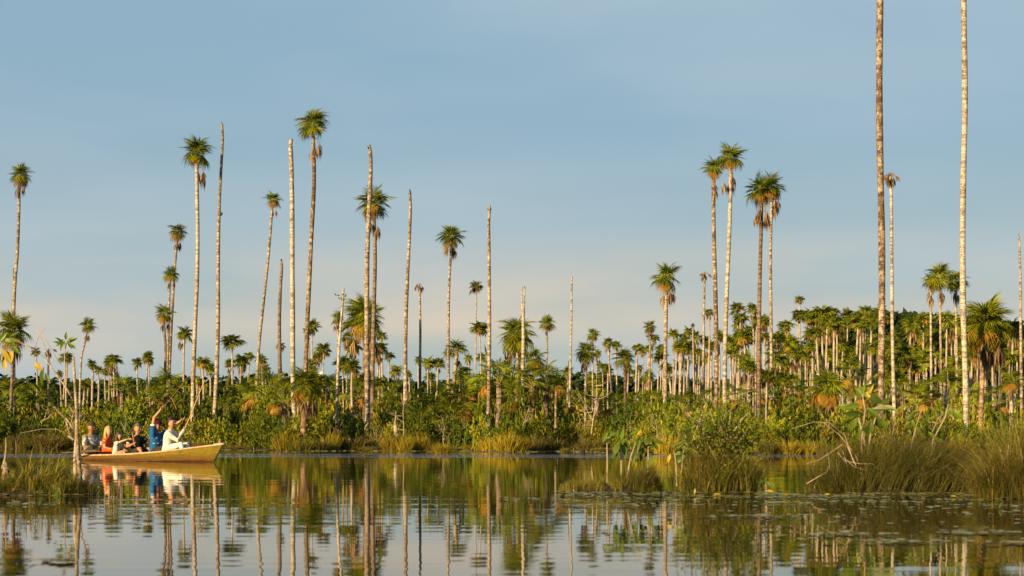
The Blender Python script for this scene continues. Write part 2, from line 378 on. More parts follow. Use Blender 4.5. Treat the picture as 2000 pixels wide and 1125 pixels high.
def make_trunk(name, pts, rads, mat, parent, rn, n=9, wob=.05, tint=(1, 1, 1)):
    """pts are world points; local to the parent's location"""
    o0 = parent.location if parent else Vector((0, 0, 0))
    P, Rr = [], []
    k = max(8, int((pts[-1] - pts[0]).length / 1.0))
    k = min(k, 22)
    ph = rn.uniform(0, 6)
    for i in range(k + 1):
        t = i / k * (len(pts) - 1); a = min(int(t), len(pts) - 2); f = t - a
        p0 = pts[max(a - 1, 0)]; p1 = pts[a]; p2 = pts[a + 1]; p3 = pts[min(a + 2, len(pts) - 1)]
        p = .5 * ((2 * p1) + (p2 - p0) * f + (2 * p0 - 5 * p1 + 4 * p2 - p3) * f * f + (3 * p1 - p0 - 3 * p2 + p3) * f ** 3)
        P.append(p - o0); r = lerp(rads[a], rads[a + 1], f)
        if 0 < i < k: P[-1] += Vector((math.sin(i * .55 + ph), math.cos(i * .47 + ph), 0)) * rads[0] * .32
        Rr.append(r * (1 + wob * math.sin(i * 1.7 + ph) + rn.uniform(-wob, wob) * .5))
    mb = MB(); mb.tube(P, Rr, n, 0, True)
    o = mb.obj(name, mat, parent, True); o.color = (*tint, 1); return o

def add_crown(root, loc, Rm, rn, nf=18, ny=2, nd=3, dead_low=0.0, lo=-25, tint=(1, 1, 1)):
    az0, gap, tip = rn.uniform(0, 6.28), rn.uniform(0, 6.28), rn.uniform(2, 16)
    nf = int(nf * 1.12)
    for i in range(nf):
        t = (i + .5) / nf; az = i * 2.39996 + rn.uniform(-.35, .35); el = R_(lerp(92, lo, t ** .9) + rn.uniform(-11, 11) + tip * math.cos(az - az0))
        if t > .3 and math.cos(az - gap) > .93 and nf < 30: continue
        o = link('frond', rn.choice(FR['frond']), root); o.matrix_local = mat_frond(az, el, rn.uniform(-.35, .35), Rm * rn.uniform(.78, 1.08), loc + Vector((0, 0, Rm * .06 * (1 - t))))
        o.color = (*tint, 1)
    for i in range(ny):
        o = link('yellow_frond', rn.choice(FR['frond_yellow']), root); o.matrix_local = mat_frond(rn.uniform(0, 6.28), R_(rn.uniform(-45, -10)), rn.uniform(-.3, .3), Rm * rn.uniform(.8, 1), loc)
        if i == 0: o['label'] = 'orange and yellow drooping frond'
    for i in range(nd):
        dz = -dead_low * Rm * (1 if i % 2 else rn.uniform(.5, 1))
        o = link('dead_frond', rn.choice(FR['dead_frond']), root, loc + Vector((0, 0, dz)), (0, 0, rn.uniform(0, 6.28)), Rm * rn.uniform(.85, 1.2))
        if i == 0: o['label'] = 'brown dead frond hanging beside the trunk'

# ------------------------------------------------------------------ tall palms and bare trunks, one by one
# (label, base px, [(px,py) up the stem...], width px, Y, crown px radius (0: bare), bark, options)
rn = random.Random(21)
def tall(label, cat, base, ups, wpx, Y, r=0, bark='bark', wtop=.75, nf=18, ny=4, nd=4, low=.35, tint=(1, 1, 1), lo=-25, group=None, belly=1.0, ctint=(1, 1, 1)):
    b = G(base, Y, -.05); root = thing('palm_tree' if r else 'bare_trunk', b, label, cat, group)
    pts = [b] + [W(x, y, Y) for x, y in ups]
    nn = len(pts); rr = wpx * .92 / 2 / F * Y
    rads = [rr * 1.12] + [rr * lerp(1, wtop, (i / (nn - 1)) ** 1.5) * (belly if i == nn // 2 else 1) for i in range(1, nn)]
    make_trunk('trunk', pts, rads, M[bark], root, rn, tint=tint)
    if not r and 'flared' not in label and 'top of the picture' not in label:
        for i in range(4):
            a = i * 1.57 + rn.uniform(-.5, .5); q = pts[-1] - b + Vector((math.cos(a), math.sin(a), 0)) * rads[-1] * .55; hh = rn.uniform(.1, .42)
            mb = MB(); mb.tube([q - Vector((0, 0, .12)), q + Vector((0, 0, hh * .6)), q + Vector((rn.uniform(-.05, .05), 0, hh))], [rads[-1] * .5, rads[-1] * .36, rads[-1] * .05], 5)
            link('splinter', mb.mesh('splinter', M[bark]), root)
    if r: add_crown(root, pts[-1] - b, r / F * Y * 1.08, rn, nf, ny, nd, low, lo, ctint)
    return root, pts
GP, GB = 'tall fan palms standing over the swamp', 'bare palm trunks that have lost their crowns'
PALM, BARE = 'palm tree', 'bare trunk'
def stub(root, p, kind='char', s=.12):
    """a dark broken tip or a clump caught on the stem"""
    mb = MB(); rr = random.Random(int(p.x * 100))
    for i in range(6):
        d = Vector((rr.uniform(-1, 1), rr.uniform(-1, 1), rr.uniform(-.2, 1.4))) * s
        mb.tube([p - root.location, p - root.location + d * .6, p - root.location + d], [s * .35, s * .25, s * .06], 5)
    o = mb.obj('broken_tip' if kind == 'char' else 'perching_fern', M[kind if kind == 'char' else 'leaf_dark'], root)
    return o
tall('tall palm leaning slightly right at the far left edge, brown fronds tucked under its crown', PALM, 25, [(28, 620), (33, 480), (40, 345)], 8, 118, 27, nd=4, low=.5, group=GP)
tall('short bare stub close beside the leaning palm at the far left', BARE, 25, [(25, 640), (27, 532)], 4.5, 122, group=GB, bark='bark_grey')
tall('full headed green palm of middle height at the left edge', PALM, 21, [(23, 740), (26, 650)], 7.5, 116, 44, nf=24, nd=3, low=.3, group=GP, bark='bark_grey')
tall('small slim palm bending right, behind the left snag', PALM, 156, [(158, 715), (165, 670), (172, 637)], 4.5, 150, 19, nd=3, low=.6, group=GP)
tall('tallest of the three stemmed cluster, dark small crown', PALM, 328, [(331, 700), (340, 560), (347, 455)], 6, 132, 23, nd=3, low=.6, group=GP, bark='bark_brown')
tall('middle stem of the cluster of three, yellowish crown', PALM, 325, [(327, 700), (331, 600), (334, 538)], 5, 130, 20, nd=3, ny=3, group=GP)
tall('lowest of the three stemmed cluster, brown frond drooping left', PALM, 321, [(322, 700), (322, 660), (321, 615)], 6, 126, 24, ny=3, nd=2, group=GP, bark='bark_grey')
tall('tall palm rising behind the boat with dangling dead fronds', PALM, 373, [(377, 830), (381, 640), (385, 460), (386, 300)], 9.5, 104, 37, nf=20, ny=3, nd=3, low=.7, group=GP, bark='bark_pale')
r_, p_ = tall('tall bare pole just right of the palm behind the boat', BARE, 419, [(421, 780), (425, 600), (430, 400), (434, 248)], 10, 106, wtop=.5, group=GB)
stub(r_, W(431, 420, 106), 'fern', .18); stub(r_, W(427, 500, 106), 'fern', .14)
tall('slender palm leaning right with a very small crown', PALM, 498, [(505, 700), (517, 560), (529, 450), (534, 392)], 6.5, 125, 20, nd=3, low=.5, group=GP)
r_, p_ = tall('short bare trunk with a dark tip left of the white flared trunk', BARE, 544, [(546, 690), (548, 580), (549, 510)], 8.5, 120, group=GB, wtop=.7, bark='bark_grey'); stub(r_, p_[-1])
tall('tall white bare trunk with a flared flat top', BARE, 576, [(575, 800), (573, 640), (569, 480), (569, 330), (569, 272)], 11, 94, group=GB, bark='bark_pale', wtop=.8)
tall('tallest palm on the left half, round crown with two brown tufts below', PALM, 594, [(597, 740), (604, 580), (609, 420), (613, 330), (613, 246)], 10, 100, 38, nf=24, ny=3, nd=4, low=.75, group=GP, bark='bark_brown')
tall('squat thick stemmed palm with a drooping shaggy crown at the water edge', PALM, 594, [(595, 850), (596, 800), (597, 755)], 14, 87.5, 46, nf=20, ny=6, nd=9, low=.25, lo=-55, group=GP, bark='bark_grey', tint=(1.35, 1.15, 1.1))
tall('wide crowned palm directly behind the black tipped bare trunk', PALM, 729, [(729, 780), (730, 600), (731, 500), (731, 400)], 9.5, 100, 40, nf=24, ny=3, nd=3, low=.75, group=GP, bark='bark_grey', lo=-40)
r_, p_ = tall('tall bare trunk with a black broken tip in front of a palm crown', BARE, 714, [(716, 800), (718, 640), (719, 480), (722, 340), (722, 292)], 12, 92, group=GB, wtop=.6, bark='bark'); stub(r_, p_[-1], 'char', .16); stub(r_, W(719, 495, 92), 'fern', .2)
tall('large low crowned palm with orange skirts behind the black tipped trunk', PALM, 711, [(711, 800), (712, 720), (712, 625)], 7.5, 108, 52, nf=28, ny=6, nd=5, low=.4, group=GP, bark='bark_grey', lo=-40)
tall('small rusty palm left of the crooked thin snag top', PALM, 658, [(659, 740), (660, 680), (660, 622)], 4, 125, 17, ny=3, nd=2, group=GP)
tall('small dense palm between the crooked snag and the large low palm', PALM, 677, [(677, 740), (678, 660)], 4, 128, 17, ny=2, nd=2, group=GP)
r_, p_ = tall('tall slanting bare trunk with a dark jagged tip', BARE, 789, [(791, 800), (794, 640), (798, 500), (801, 380)], 9.5, 93, group=GB, wtop=.6); stub(r_, p_[-1], 'char', .1)
tall('lone palm with a round bushy crown on a thin stem', PALM, 874, [(875, 730), (877, 600), (879, 520), (881, 466)], 6.5, 118, 30, nf=22, ny=2, nd=4, low=.2, group=GP)
tall('short palm with an upright spiky crown below the lone round palm', PALM, 884, [(885, 770), (888, 720), (892, 684)], 9.5, 106, 25, nf=16, ny=1, nd=2, group=GP, lo=0, bark='bark_brown')
r_, p_ = tall('bare trunk with a split frayed tip near the middle', BARE, 952, [(953, 790), (955, 620), (956, 480), (956, 412)], 8.5, 92, group=GB, wtop=.7); stub(r_, p_[-1], 'char', .12)
tall('big bushy palm with an orange underside near the middle', PALM, 1008, [(1009, 740), (1010, 655)], 9, 104, 44, nf=26, ny=5, nd=5, low=.2, group=GP, lo=-40)
tall('small palm with an airy crown right of the forked bare trunk', PALM, 1067, [(1067, 720), (1068, 680), (1068, 634)], 4.5, 120, 21, ny=3, nd=1, group=GP)
tall('palm with a golden skirt and a bundle of dead fronds on its stem', PALM, 1039, [(1039, 800), (1040, 760), (1042, 705)], 7.5, 94, 31, nf=16, ny=7, nd=5, low=.9, group=GP, bark='bark_brown')
tall('very thin tall bare pole right of the middle', BARE, 1111, [(1112, 800), (1114, 680), (1116, 600), (1117, 543)], 5, 98, group=GB, bark='bark_pale', wtop=.7)
tall('thin dead stem leaning against the foot of the thin bare pole', BARE, 1111, [(1111, 770), (1111, 715)], 3.5, 102, group=GB, bark='bark_grey')
tall('knee high brown post standing alone at the bank', BARE, 1086, [(1086, 820), (1086, 778)], 5.5, 87, group=GB, bark='bark_brown', wtop=1)
tall('palm with a wide ragged crown and rusty side tuft, right of the thin pole', PALM, 1143, [(1144, 780), (1145, 730), (1145, 690)], 5.5, 108, 27, ny=4, nd=4, group=GP)
tall('small palm whose head shows above the ragged one right of the pole', PALM, 1158, [(1158, 760), (1158, 700), (1158, 655)], 4, 118, 17, nd=2, group=GP)
tall('little slim palm with a tufted head, first left of the dim brown one', PALM, 1196, [(1195, 770), (1191, 720), (1188, 670)], 4.5, 118, 14, nd=2, group=GP)
tall('dim brown stemmed palm with an arching ragged crown', PALM, 1220, [(1220, 820), (1220, 760), (1220, 702)], 7.5, 92, 28, nf=15, ny=2, nd=3, group=GP, bark='bark_grey', tint=(.75, .7, .75), ctint=(.8, .8, .8))
tall('small palm on a thin stem left of the bushy headed palm', PALM, 1268, [(1268, 770), (1269, 700), (1269, 640)], 4.5, 125, 16, nd=2, group=GP)
tall('tall palm with a wind blown bushy head and dead tufts', PALM, 1300, [(1300, 800), (1301, 680), (1301, 600), (1301, 545)], 9.5, 92, 37, nf=18, ny=2, nd=4, low=.4, group=GP, bark='bark', ctint=(1.1, 1.1, 1))
tall('left palm of the tall twin palms, brown rags on its stem', PALM, 1398, [(1398, 790), (1397, 620), (1396, 480), (1394, 330)], 10.5, 86, 28, nf=20, ny=3, nd=3, low=1.0, group=GP, bark='bark_brown')
tall('right palm of the tall twin palms, the taller one', PALM, 1415, [(1416, 790), (1419, 620), (1423, 460), (1427, 312)], 10, 84, 33, nf=22, ny=3, nd=6, low=.9, group=GP, bark='bark_pale')
tall('left palm of the close pair, shaggy dead collar under the crown', PALM, 1482, [(1482, 800), (1484, 640), (1485, 500), (1486, 375)], 9.5, 88, 38, nf=22, ny=3, nd=9, low=.9, group=GP, bark='bark_grey', tint=(.9, .85, .8))
tall('right palm of the close pair, golden skirt under the crown', PALM, 1505, [(1505, 780), (1506, 640), (1506, 500), (1507, 368)], 7.5, 94, 34, nf=18, ny=4, nd=6, low=.5, group=GP)
tall('thick dark brown trunk running out of the top of the picture', BARE, 1723, [(1723, 800), (1721, 600), (1720, 350), (1719, 100), (1718, -160)], 14.5, 70, group=GB, bark='bark_brown', wtop=.95)
tall('thick pale blotched trunk running out of the top of the picture', BARE, 1885, [(1885, 800), (1882, 600), (1882, 350), (1883, 150), (1881, -160)], 12.5, 70, group=GB, bark='bark_pale', wtop=.95)
tall('triple palm tops, the left and highest one', PALM, 1839, [(1839, 760), (1838, 660), (1836, 600), (1834, 545)], 6, 92, 36, nf=20, ny=2, nd=3, low=.5, group=GP, ctint=(1.25, 1.2, 1))
tall('triple palm tops, the right one with an orange frond', PALM, 1868, [(1868, 760), (1868, 660), (1868, 552)], 6.5, 94, 29, nf=15, ny=4, nd=2, group=GP)
tall('triple palm tops, the small one in between on a pale stem', PALM, 1819, [(1819, 760), (1819, 660), (1818, 552)], 5.5, 96, 24, nf=10, ny=1, nd=2, group=GP, bark='bark_pale')
tall('broad golden palm with heavy dead skirts near the right edge', PALM, 1916, [(1916, 840), (1917, 760), (1918, 690), (1922, 635)], 12, 72, 64, nf=30, ny=9, nd=7, low=.35, group=GP, bark='bark_grey', tint=(1.6, 1.4, 1.2), lo=-35, ctint=(1.1, 1.05, 1))
tall('tall mottled bare trunk at the far right edge', BARE, 1996, [(1996, 760), (1994, 640), (1992, 540), (1990, 466)], 7, 88, group=GB, wtop=.6)
tall('low palm with a golden crown and a pale stem, far right', PALM, 1977, [(1977, 830), (1976, 780), (1975, 745)], 9.5, 76, 29, nf=13, ny=5, nd=2, group=GP, bark='bark_pale')
tall('low yellow skirted palm with a dark stem and spiky head', PALM, 1622, [(1622, 810), (1620, 785), (1616, 762)], 8, 78, 46, nf=18, ny=9, nd=4, low=.3, group=GP, bark='bark_grey', tint=(.7, .65, .65), lo=-10)
tall('fat bottle shaped white stump among the right hand palms', BARE, 1848, [(1848, 830), (1848, 800), (1849, 775), (1850, 756), (1850, 735)], 12, 80, group=GB, bark='bark_pale', wtop=.3, belly=1.15)
tall('tapered splintered stump rising from golden sedge', BARE, 775, [(775, 850), (774, 830), (773, 812)], 12, 88, group=GB, bark='bark_pale', wtop=.15)
tall('short broken brown stump right of the thin bare pole', BARE, 1166, [(1166, 815), (1167, 795)], 8, 92, group=GB, bark='bark_brown', wtop=.9)
tall('broken brown stump in the sedge below the forked trunk', BARE, 972, [(973, 840), (974, 812)], 11, 84, group=GB, bark='bark_brown', wtop=.9)

# palms that died standing, with a frayed brown head
def frayed(label, base, ups, wpx, Y, r, bark='bark', green=2):
    root, pts = tall(label, 'dead palm', base, ups, wpx, Y, 0, bark, .7, group='dead palms with a frayed brown head'); root.name = 'dead_palm'
    Rm = r / F * Y; top = pts[-1] - pts[0]
    for i in range(9):
        o = link('dead_frond', rn.choice(FR['dead_frond']), root); o.matrix_local = mat_frond(i * .7, R_(rn.uniform(20, 70)) if i % 3 == 0 else R_(rn.uniform(-15, 15)), 0, Rm * rn.uniform(1.0, 1.5), top + Vector((0, 0, Rm * .5)))
    for i in range(green):
        o = link('yellow_frond', rn.choice(FR['frond_yellow']), root); o.matrix_local = mat_frond(i * 2.2, R_(rn.uniform(50, 80)), 0, Rm * .8, top)
frayed('dead palm with a frayed brown head right of the slanting trunk', 821, [(821, 720), (820, 640), (819, 562)], 6, 112, 13, green=0)
frayed('thin palm with a withered brown head left of the twin palms', 1372, [(1372, 770), (1373, 680), (1376, 540)], 6.5, 98, 14)
frayed('dead palm with a tufted brown head right beside the thick dark trunk', 1747, [(1747, 800), (1744, 640), (1741, 480), (1739, 350)], 8.5, 76, 21, 'bark_pale', 3)
frayed('short dead palm with a dark ragged head behind the left snag', 96, [(95, 740), (95, 690)], 5, 120, 13, 'bark_grey', 0)

# forked bare trunk
Y = 98; root = thing('bare_trunk', G(1020, Y, -.05), 'bare trunk forked in two prongs at its top', BARE, GB)
make_trunk('trunk', [root.location.copy(), W(1020, 740, Y), W(1021, 660, Y), W(1022, 600, Y)], [.12, .11, .10, .09], M['bark_pale'], root, rn)
for dx in (-2.6, 2.6):
    make_trunk('prong', [W(1022 + dx * .7, 612, Y), W(1022 + dx, 585, Y), W(1022 + dx, 559, Y)], [.05, .045, .035], M['bark_pale'], root, rn, 6)
# crooked thin snag with a leafy vine
Y = 90; root = thing('bare_trunk', G(659, Y, -.05), 'crooked thin snag with yellow vine leaves near its top', BARE, GB)
make_trunk('trunk', [root.location.copy(), W(659, 800, Y), W(662, 700, Y), W(666, 640, Y), W(669, 590, Y), W(671, 562, Y)], [.09, .085, .075, .07, .06, .05], M['bark_pale'], root, rn, 7)
mb = MB()
for i in range(26):
    p = W(664 + rn.uniform(-8, 12), 578 + rn.uniform(-6, 9), Y) - root.location + Vector((0, rn.uniform(-.2, .2), 0))
    d = Vector((rn.uniform(-1, 1), rn.uniform(-1, 1), rn.uniform(-1, .3))).normalized() * .14; s_ = d.orthogonal().normalized() * .05
    mb.face([p, p + d * .5 + s_, p + d, p + d * .5 - s_])
mb.obj('vine_leaves', M['leaf_bright'], root)['kind'] = 'stuff'
mb = MB(); mb.tube([W(667, 640, Y) - root.location, W(658, 646, Y) - root.location, W(655, 652, Y) - root.location], [.03, .022, .01], 5); mb.obj('branch', M['twig'], root)

# ------------------------------------------------------------------ the far palm groves
rg = random.Random(77)
def grove_palm(px, top, r, Y, desc, group, bark=None, lean=0, nsk=None):
    b = G(px + lean, Y, 0); root = thing('palm_tree', b)
    pts = [b, W(px + lean * .4 + rg.uniform(-1.5, 1.5), lerp(859, top, .55), Y), W(px, top + r * .6, Y)]
    w_ = rg.uniform(2.5, 4.5) * (1.15 if Y < 150 else 1) / 2 / F * Y
    make_trunk('trunk', pts, [w_ * 1.1, w_, w_ * .8], bark or M['bark_far'], root, rg, 6, .03, tint=(lambda v: (v, v * rg.uniform(.9, 1), v * rg.uniform(.85, 1)))(rg.uniform(.5, 1.3)))
    Rm = r / F * Y * 1.12; loc = pts[-1] - b
    link('crown', rg.choice(CROWN), root, loc, (rg.uniform(-.15, .15), rg.uniform(-.15, .15), rg.uniform(0, 6.28)), (Rm, Rm, Rm * rg.uniform(.9, 1.15)))
    if nsk is None: nsk = rg.random() < .8
    if nsk: link('dead_skirt', rg.choice(SKIRT), root, loc, (0, 0, rg.uniform(0, 6.28)), Rm * rg.uniform(.8, 1.35))
    auto(root, desc, PALM, group, px)
# ones that can be read singly, left to right (px, crown top, radius, Y)
for px, top, r, Y in [(222, 692, 15, 260), (213, 700, 11, 270), (288, 690, 12, 250), (180, 704, 10, 300), (130, 690, 13, 240), (70, 680, 9, 260), (205, 722, 8, 300), (268, 702, 9, 290), (360, 642, 18, 160),
                      (453, 654, 23, 150), (470, 698, 13, 220), (487, 688, 11, 230), (410, 712, 11, 240), (397, 700, 14, 200), (512, 696, 12, 230), (548, 670, 10, 200), (610, 628, 14, 170), (603, 640, 10, 190), (632, 674, 14, 200),
                      (620, 690, 12, 230), (740, 670, 18, 150), (745, 648, 11, 190), (760, 688, 10, 180), (690, 665, 20, 130), (930, 552, 12, 150), (937, 631, 16, 150), (915, 693, 10, 220), (835, 700, 13, 260), (855, 702, 12, 260), (818, 697, 9, 300),
                      (905, 715, 20, 105), (1562, 580, 10, 210), (1440, 592, 17, 190), (1447, 612, 17, 180), (1470, 595, 14, 200), (1478, 618, 15, 175), (1605, 600, 26, 130), (1535, 625, 17, 170), (1560, 605, 17, 180), (1627, 600, 15, 190),
                      (1655, 607, 17, 190), (1690, 598, 18, 180), (1245, 672, 12, 190), (1255, 678, 12, 200), (1275, 652, 14, 200), (1291, 676, 11, 210), (1315, 645, 13, 190), (1334, 652, 14, 190), (1326, 668, 13, 200), (1345, 640, 12, 200), (1360, 650, 14, 200),
                      (1385, 603, 13, 160), (1353, 633, 5, 150)]:
    r = r * (1.3 if px < 1000 and r < 17 else 1.1)
    k = 'tall' if top < 640 else ('mid sized' if r > 14 else 'small')
    grove_palm(px, top, r, Y, f'{k} distant fan palm', 'distant fan palms seen singly', lean=rg.uniform(-4, 4))
def zone(n, x0, x1, topf, rr, YY, desc, group):
    for i in range(n):
        px = rg.uniform(x0, x1) if i % 3 else lerp(x0, x1, (i + .5) / n); Y = rg.uniform(*YY)
        grove_palm(px, topf(px) - (9 if px > 1500 else 0) + rg.uniform(0, 1) * (110 if px > 1400 else 70), rg.uniform(*rr), Y, desc, group, lean=rg.gauss(0, 5))
GG = 'palms of the dense grove'
zone(26, 1245, 1415, lambda x: lerp(668, 640, (x - 1255) / 160), (11, 17), (170, 230), 'slim pale stemmed grove palm', GG)
zone(26, 1425, 1540, lambda x: 615, (13, 21), (140, 210), 'pale stemmed grove palm', GG)
zone(52, 1540, 1725, lambda x: 608, (15, 25), (120, 200), 'crowded grove palm', GG)
zone(56, 1725, 2010, lambda x: interp([(1725, 600), (1800, 610), (1900, 615), (2010, 640)], x), (18, 30), (100, 170), 'thick headed grove palm', GG)
zone(9, 0, 300, lambda x: 690, (8, 13), (300, 380), 'tiny far palm on the skyline', 'tiny palms along the far skyline')
zone(9, 380, 560, lambda x: 690, (9, 14), (260, 340), 'tiny far palm on the skyline', 'tiny palms along the far skyline')
zone(11, 580, 950, lambda x: 680, (10, 15), (220, 320), 'tiny far palm on the skyline', 'tiny palms along the far skyline')
zone(8, 1100, 1250, lambda x: 660, (10, 15), (200, 280), 'tiny far palm on the skyline', 'tiny palms along the far skyline')
# understory palms with short stems, in front of and between the grove
zone(12, 1440, 1990, lambda x: 690, (22, 34), (88, 112), 'short green understory palm', 'short palms in the understory')
zone(9, 600, 780, lambda x: 690, (18, 26), (100, 118), 'short green understory palm', 'short palms in the understory')
zone(5, 1120, 1260, lambda x: 715, (16, 24), (105, 125), 'short green understory palm', 'short palms in the understory')

# far wood: one leafy mass behind everything, its top uneven
def leaf_blob(mb, c, rx, ry, rz, n, size, rn):
    for i in range(n):
        u = Vector((rn.gauss(0, 1), rn.gauss(0, 1), rn.gauss(0, 1))).normalized() * (rn.uniform(.55, 1) ** .5)
        p = c + Vector((u.x * rx, u.y * ry, u.z * rz))
        d = (u + Vector((rn.uniform(-1, 1), rn.uniform(-1, 1), rn.uniform(-.6, .8)))).normalized(); s = size * rn.uniform(.6, 1.3)
        a = d.orthogonal().normalized(); a = Matrix.Rotation(rn.uniform(0, 6.28), 3, d) @ a; b = d.cross(a)
        mb.face([p - a * s, p + b * s * .55, p + a * s, p - b * s * .55])
rw = random.Random(31)
WOODTOP = [(-300, 728), (0, 735), (200, 742), (330, 738), (560, 735), (700, 738), (900, 745), (1050, 735), (1150, 730), (1300, 740), (1420, 738), (1500, 735), (1580, 690), (1640, 632), (1700, 612), (1760, 606), (1850, 618), (1950, 628), (2050, 640), (2300, 650)]
mb = MB(); px = -260
while px < 2260:
    near = px > 1560; Y = rw.uniform(240, 290) if near else rw.uniform(370, 430)
    top = interp(WOODTOP, px) + rw.uniform(0, 14); h = (HY - top) / F * Y + CAMH; r = rw.uniform(3.2, 5.2) * (.8 if near else 1.2)
    zc = h - r * .8
    leaf_blob(mb, G(px, Y, zc), r * 1.2, r, r, 170, .75 if near else 1.0, rw)
    while zc > r * .4:
        zc -= r * 1.1; leaf_blob(mb, G(px + rw.uniform(-6, 6), Y + rw.uniform(-3, 3), max(zc, r * .3)), r * 1.3, r, r, 150, .85 if near else 1.1, rw)
    px += rw.uniform(10, 20) if near else rw.uniform(9, 18)
tag(mb.obj('far_wood', M['leaf_far']), 'dark leafy wood closing the view behind the palms', 'woodland', kind='stuff')

# ------------------------------------------------------------------ shrubs, young palms and sedge along the bank
def shrub_variant(seed, mat, nclump, nleaf, leaf, spread=1.0, tall_=1.0, twigs=9):
    """unit shrub: about 1 m in radius, 1 m high; foliage as leaf clusters on twig ends"""
    r = random.Random(seed); fo = MB(); st = MB()
    for k in range(nclump):
        a = r.uniform(0, 6.28); t = r.random() ** .5; hh = r.uniform(.12, 1) * (1 - .45 * t * t) * r.uniform(.8, 1.1)
        c = Vector((math.cos(a) * t * spread, math.sin(a) * t * spread, hh * tall_))
        if k < twigs:
            st.tube([Vector((c.x * .15, c.y * .15, 0)), Vector((c.x * .5, c.y * .5, c.z * .55)), c * 1.06], [.018, .012, .005], 4, cap=False)
        ax = (c - Vector((0, 0, .2))).normalized()
        for i in range(nleaf):
            d = (ax * .5 + Vector((r.gauss(0, 1), r.gauss(0, 1), r.gauss(0, .8)))).normalized()
            p = c + d * r.uniform(.02, .12) ; L = leaf * r.uniform(.7, 1.3)
            d2 = (d + Vector((0, 0, -.25))).normalized(); up = Vector((r.uniform(-.5, .5), r.uniform(-.5, .5), 1))
            s = d2.cross(up).normalized() * L * .30; q = p + d2 * L * .5 + Vector((0, 0, L * .06))
            fo.face([p, q + s, p + d2 * L, q - s])
    return fo.mesh('foliage', mat), st.mesh('stems', M['twig'])
SH = {'bright': [shrub_variant(300 + i, M['leaf_bright'], 58, 22, .155) for i in range(3)],
      'green': [shrub_variant(320 + i, M['leaf'], 66, 22, .145) for i in range(4)],
      'dark': [shrub_variant(340 + i, M['leaf_dark'], 70, 22, .15) for i in range(3)],
      'twiggy': [shrub_variant(360 + i, M['leaf_bright'], 40, 11, .13, 1.0, 1.0, 40) for i in range(3)]}
SHN = {'bright': 'yellow green shrub', 'green': 'mid green shrub', 'dark': 'dark dense shrub', 'twiggy': 'pale twiggy shrub'}
rs = random.Random(41)
def shrub(px, Y, wpx, hpx, kind, row=''):
    """hpx: height above the water line in photo pixels at that distance"""
    s = wpx / 2 / F * Y; h = hpx / F * Y
    root = thing('shrub', G(px, Y, .02), rz=rs.uniform(0, 6.28))
    fo, st = rs.choice(SH[kind]); o = link('foliage', fo, root, scale=(s, s, h)); o['kind'] = 'stuff'
    v = rs.uniform(.85, 1.15); o.color = (v * rs.uniform(.95, 1.15), v, v, 1)
    link('stems', st, root, scale=(s, s, h))
    auto(root, row + SHN[kind], 'shrub', 'shrubs along the far bank', px)
def young_palm(px, Y, top, rpx, nf=13, ny=4, tint=(1, 1, 1), desc=None):
    root = thing('young_palm', G(px, Y, 0)); Rm = rpx / F * Y
    h = max(.3, CAMH + (HY - top) / F * Y - Rm * 1.15)      # height the fronds spring from
    mbs = MB(); mbs.tube([Vector((0, 0, 0)), Vector((0, 0, h))], [Rm * .10, Rm * .12], 7, 0); mbs.obj('trunk', M['bark_grey'], root)
    for i in range(nf):
        t = (i + .5) / nf; el = R_(lerp(82, 8, t) + rs.uniform(-8, 8))
        o = link('frond', rs.choice(FR['ground_frond']), root); o.matrix_local = mat_frond(i * 2.4 + rs.uniform(-.3, .3), el, rs.uniform(-.3, .3), Rm * rs.uniform(.75, 1.0), Vector((0, 0, h)))
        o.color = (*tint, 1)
    for i in range(ny):
        o = link('yellow_frond', rs.choice(FR['ground_frond_yellow']), root); o.matrix_local = mat_frond(rs.uniform(0, 6.28), R_(rs.uniform(-35, 5)), rs.uniform(-.3, .3), Rm * rs.uniform(.7, .95), Vector((0, 0, h)))
    for i in range(2):
        link('dead_frond', rs.choice(FR['dead_frond']), root, (0, 0, h), (0, 0, rs.uniform(0, 6.28)), Rm * rs.uniform(.6, .9))
    auto(root, desc or 'stemless young fan palm', PALM, 'young fan palms in the undergrowth', px)

TOP = [(0, 745), (60, 742), (110, 775), (190, 765), (260, 752), (330, 735), (400, 750), (460, 745), (520, 728), (560, 735), (620, 745), (690, 725), (740, 752), (800, 750), (850, 742), (900, 722), (960, 705), (1010, 692), (1060, 715),
       (1110, 765), (1180, 775), (1260, 750), (1340, 745), (1400, 758), (1500, 748), (1600, 740), (1700, 750), (1800, 735), (1900, 735), (2000, 745)]
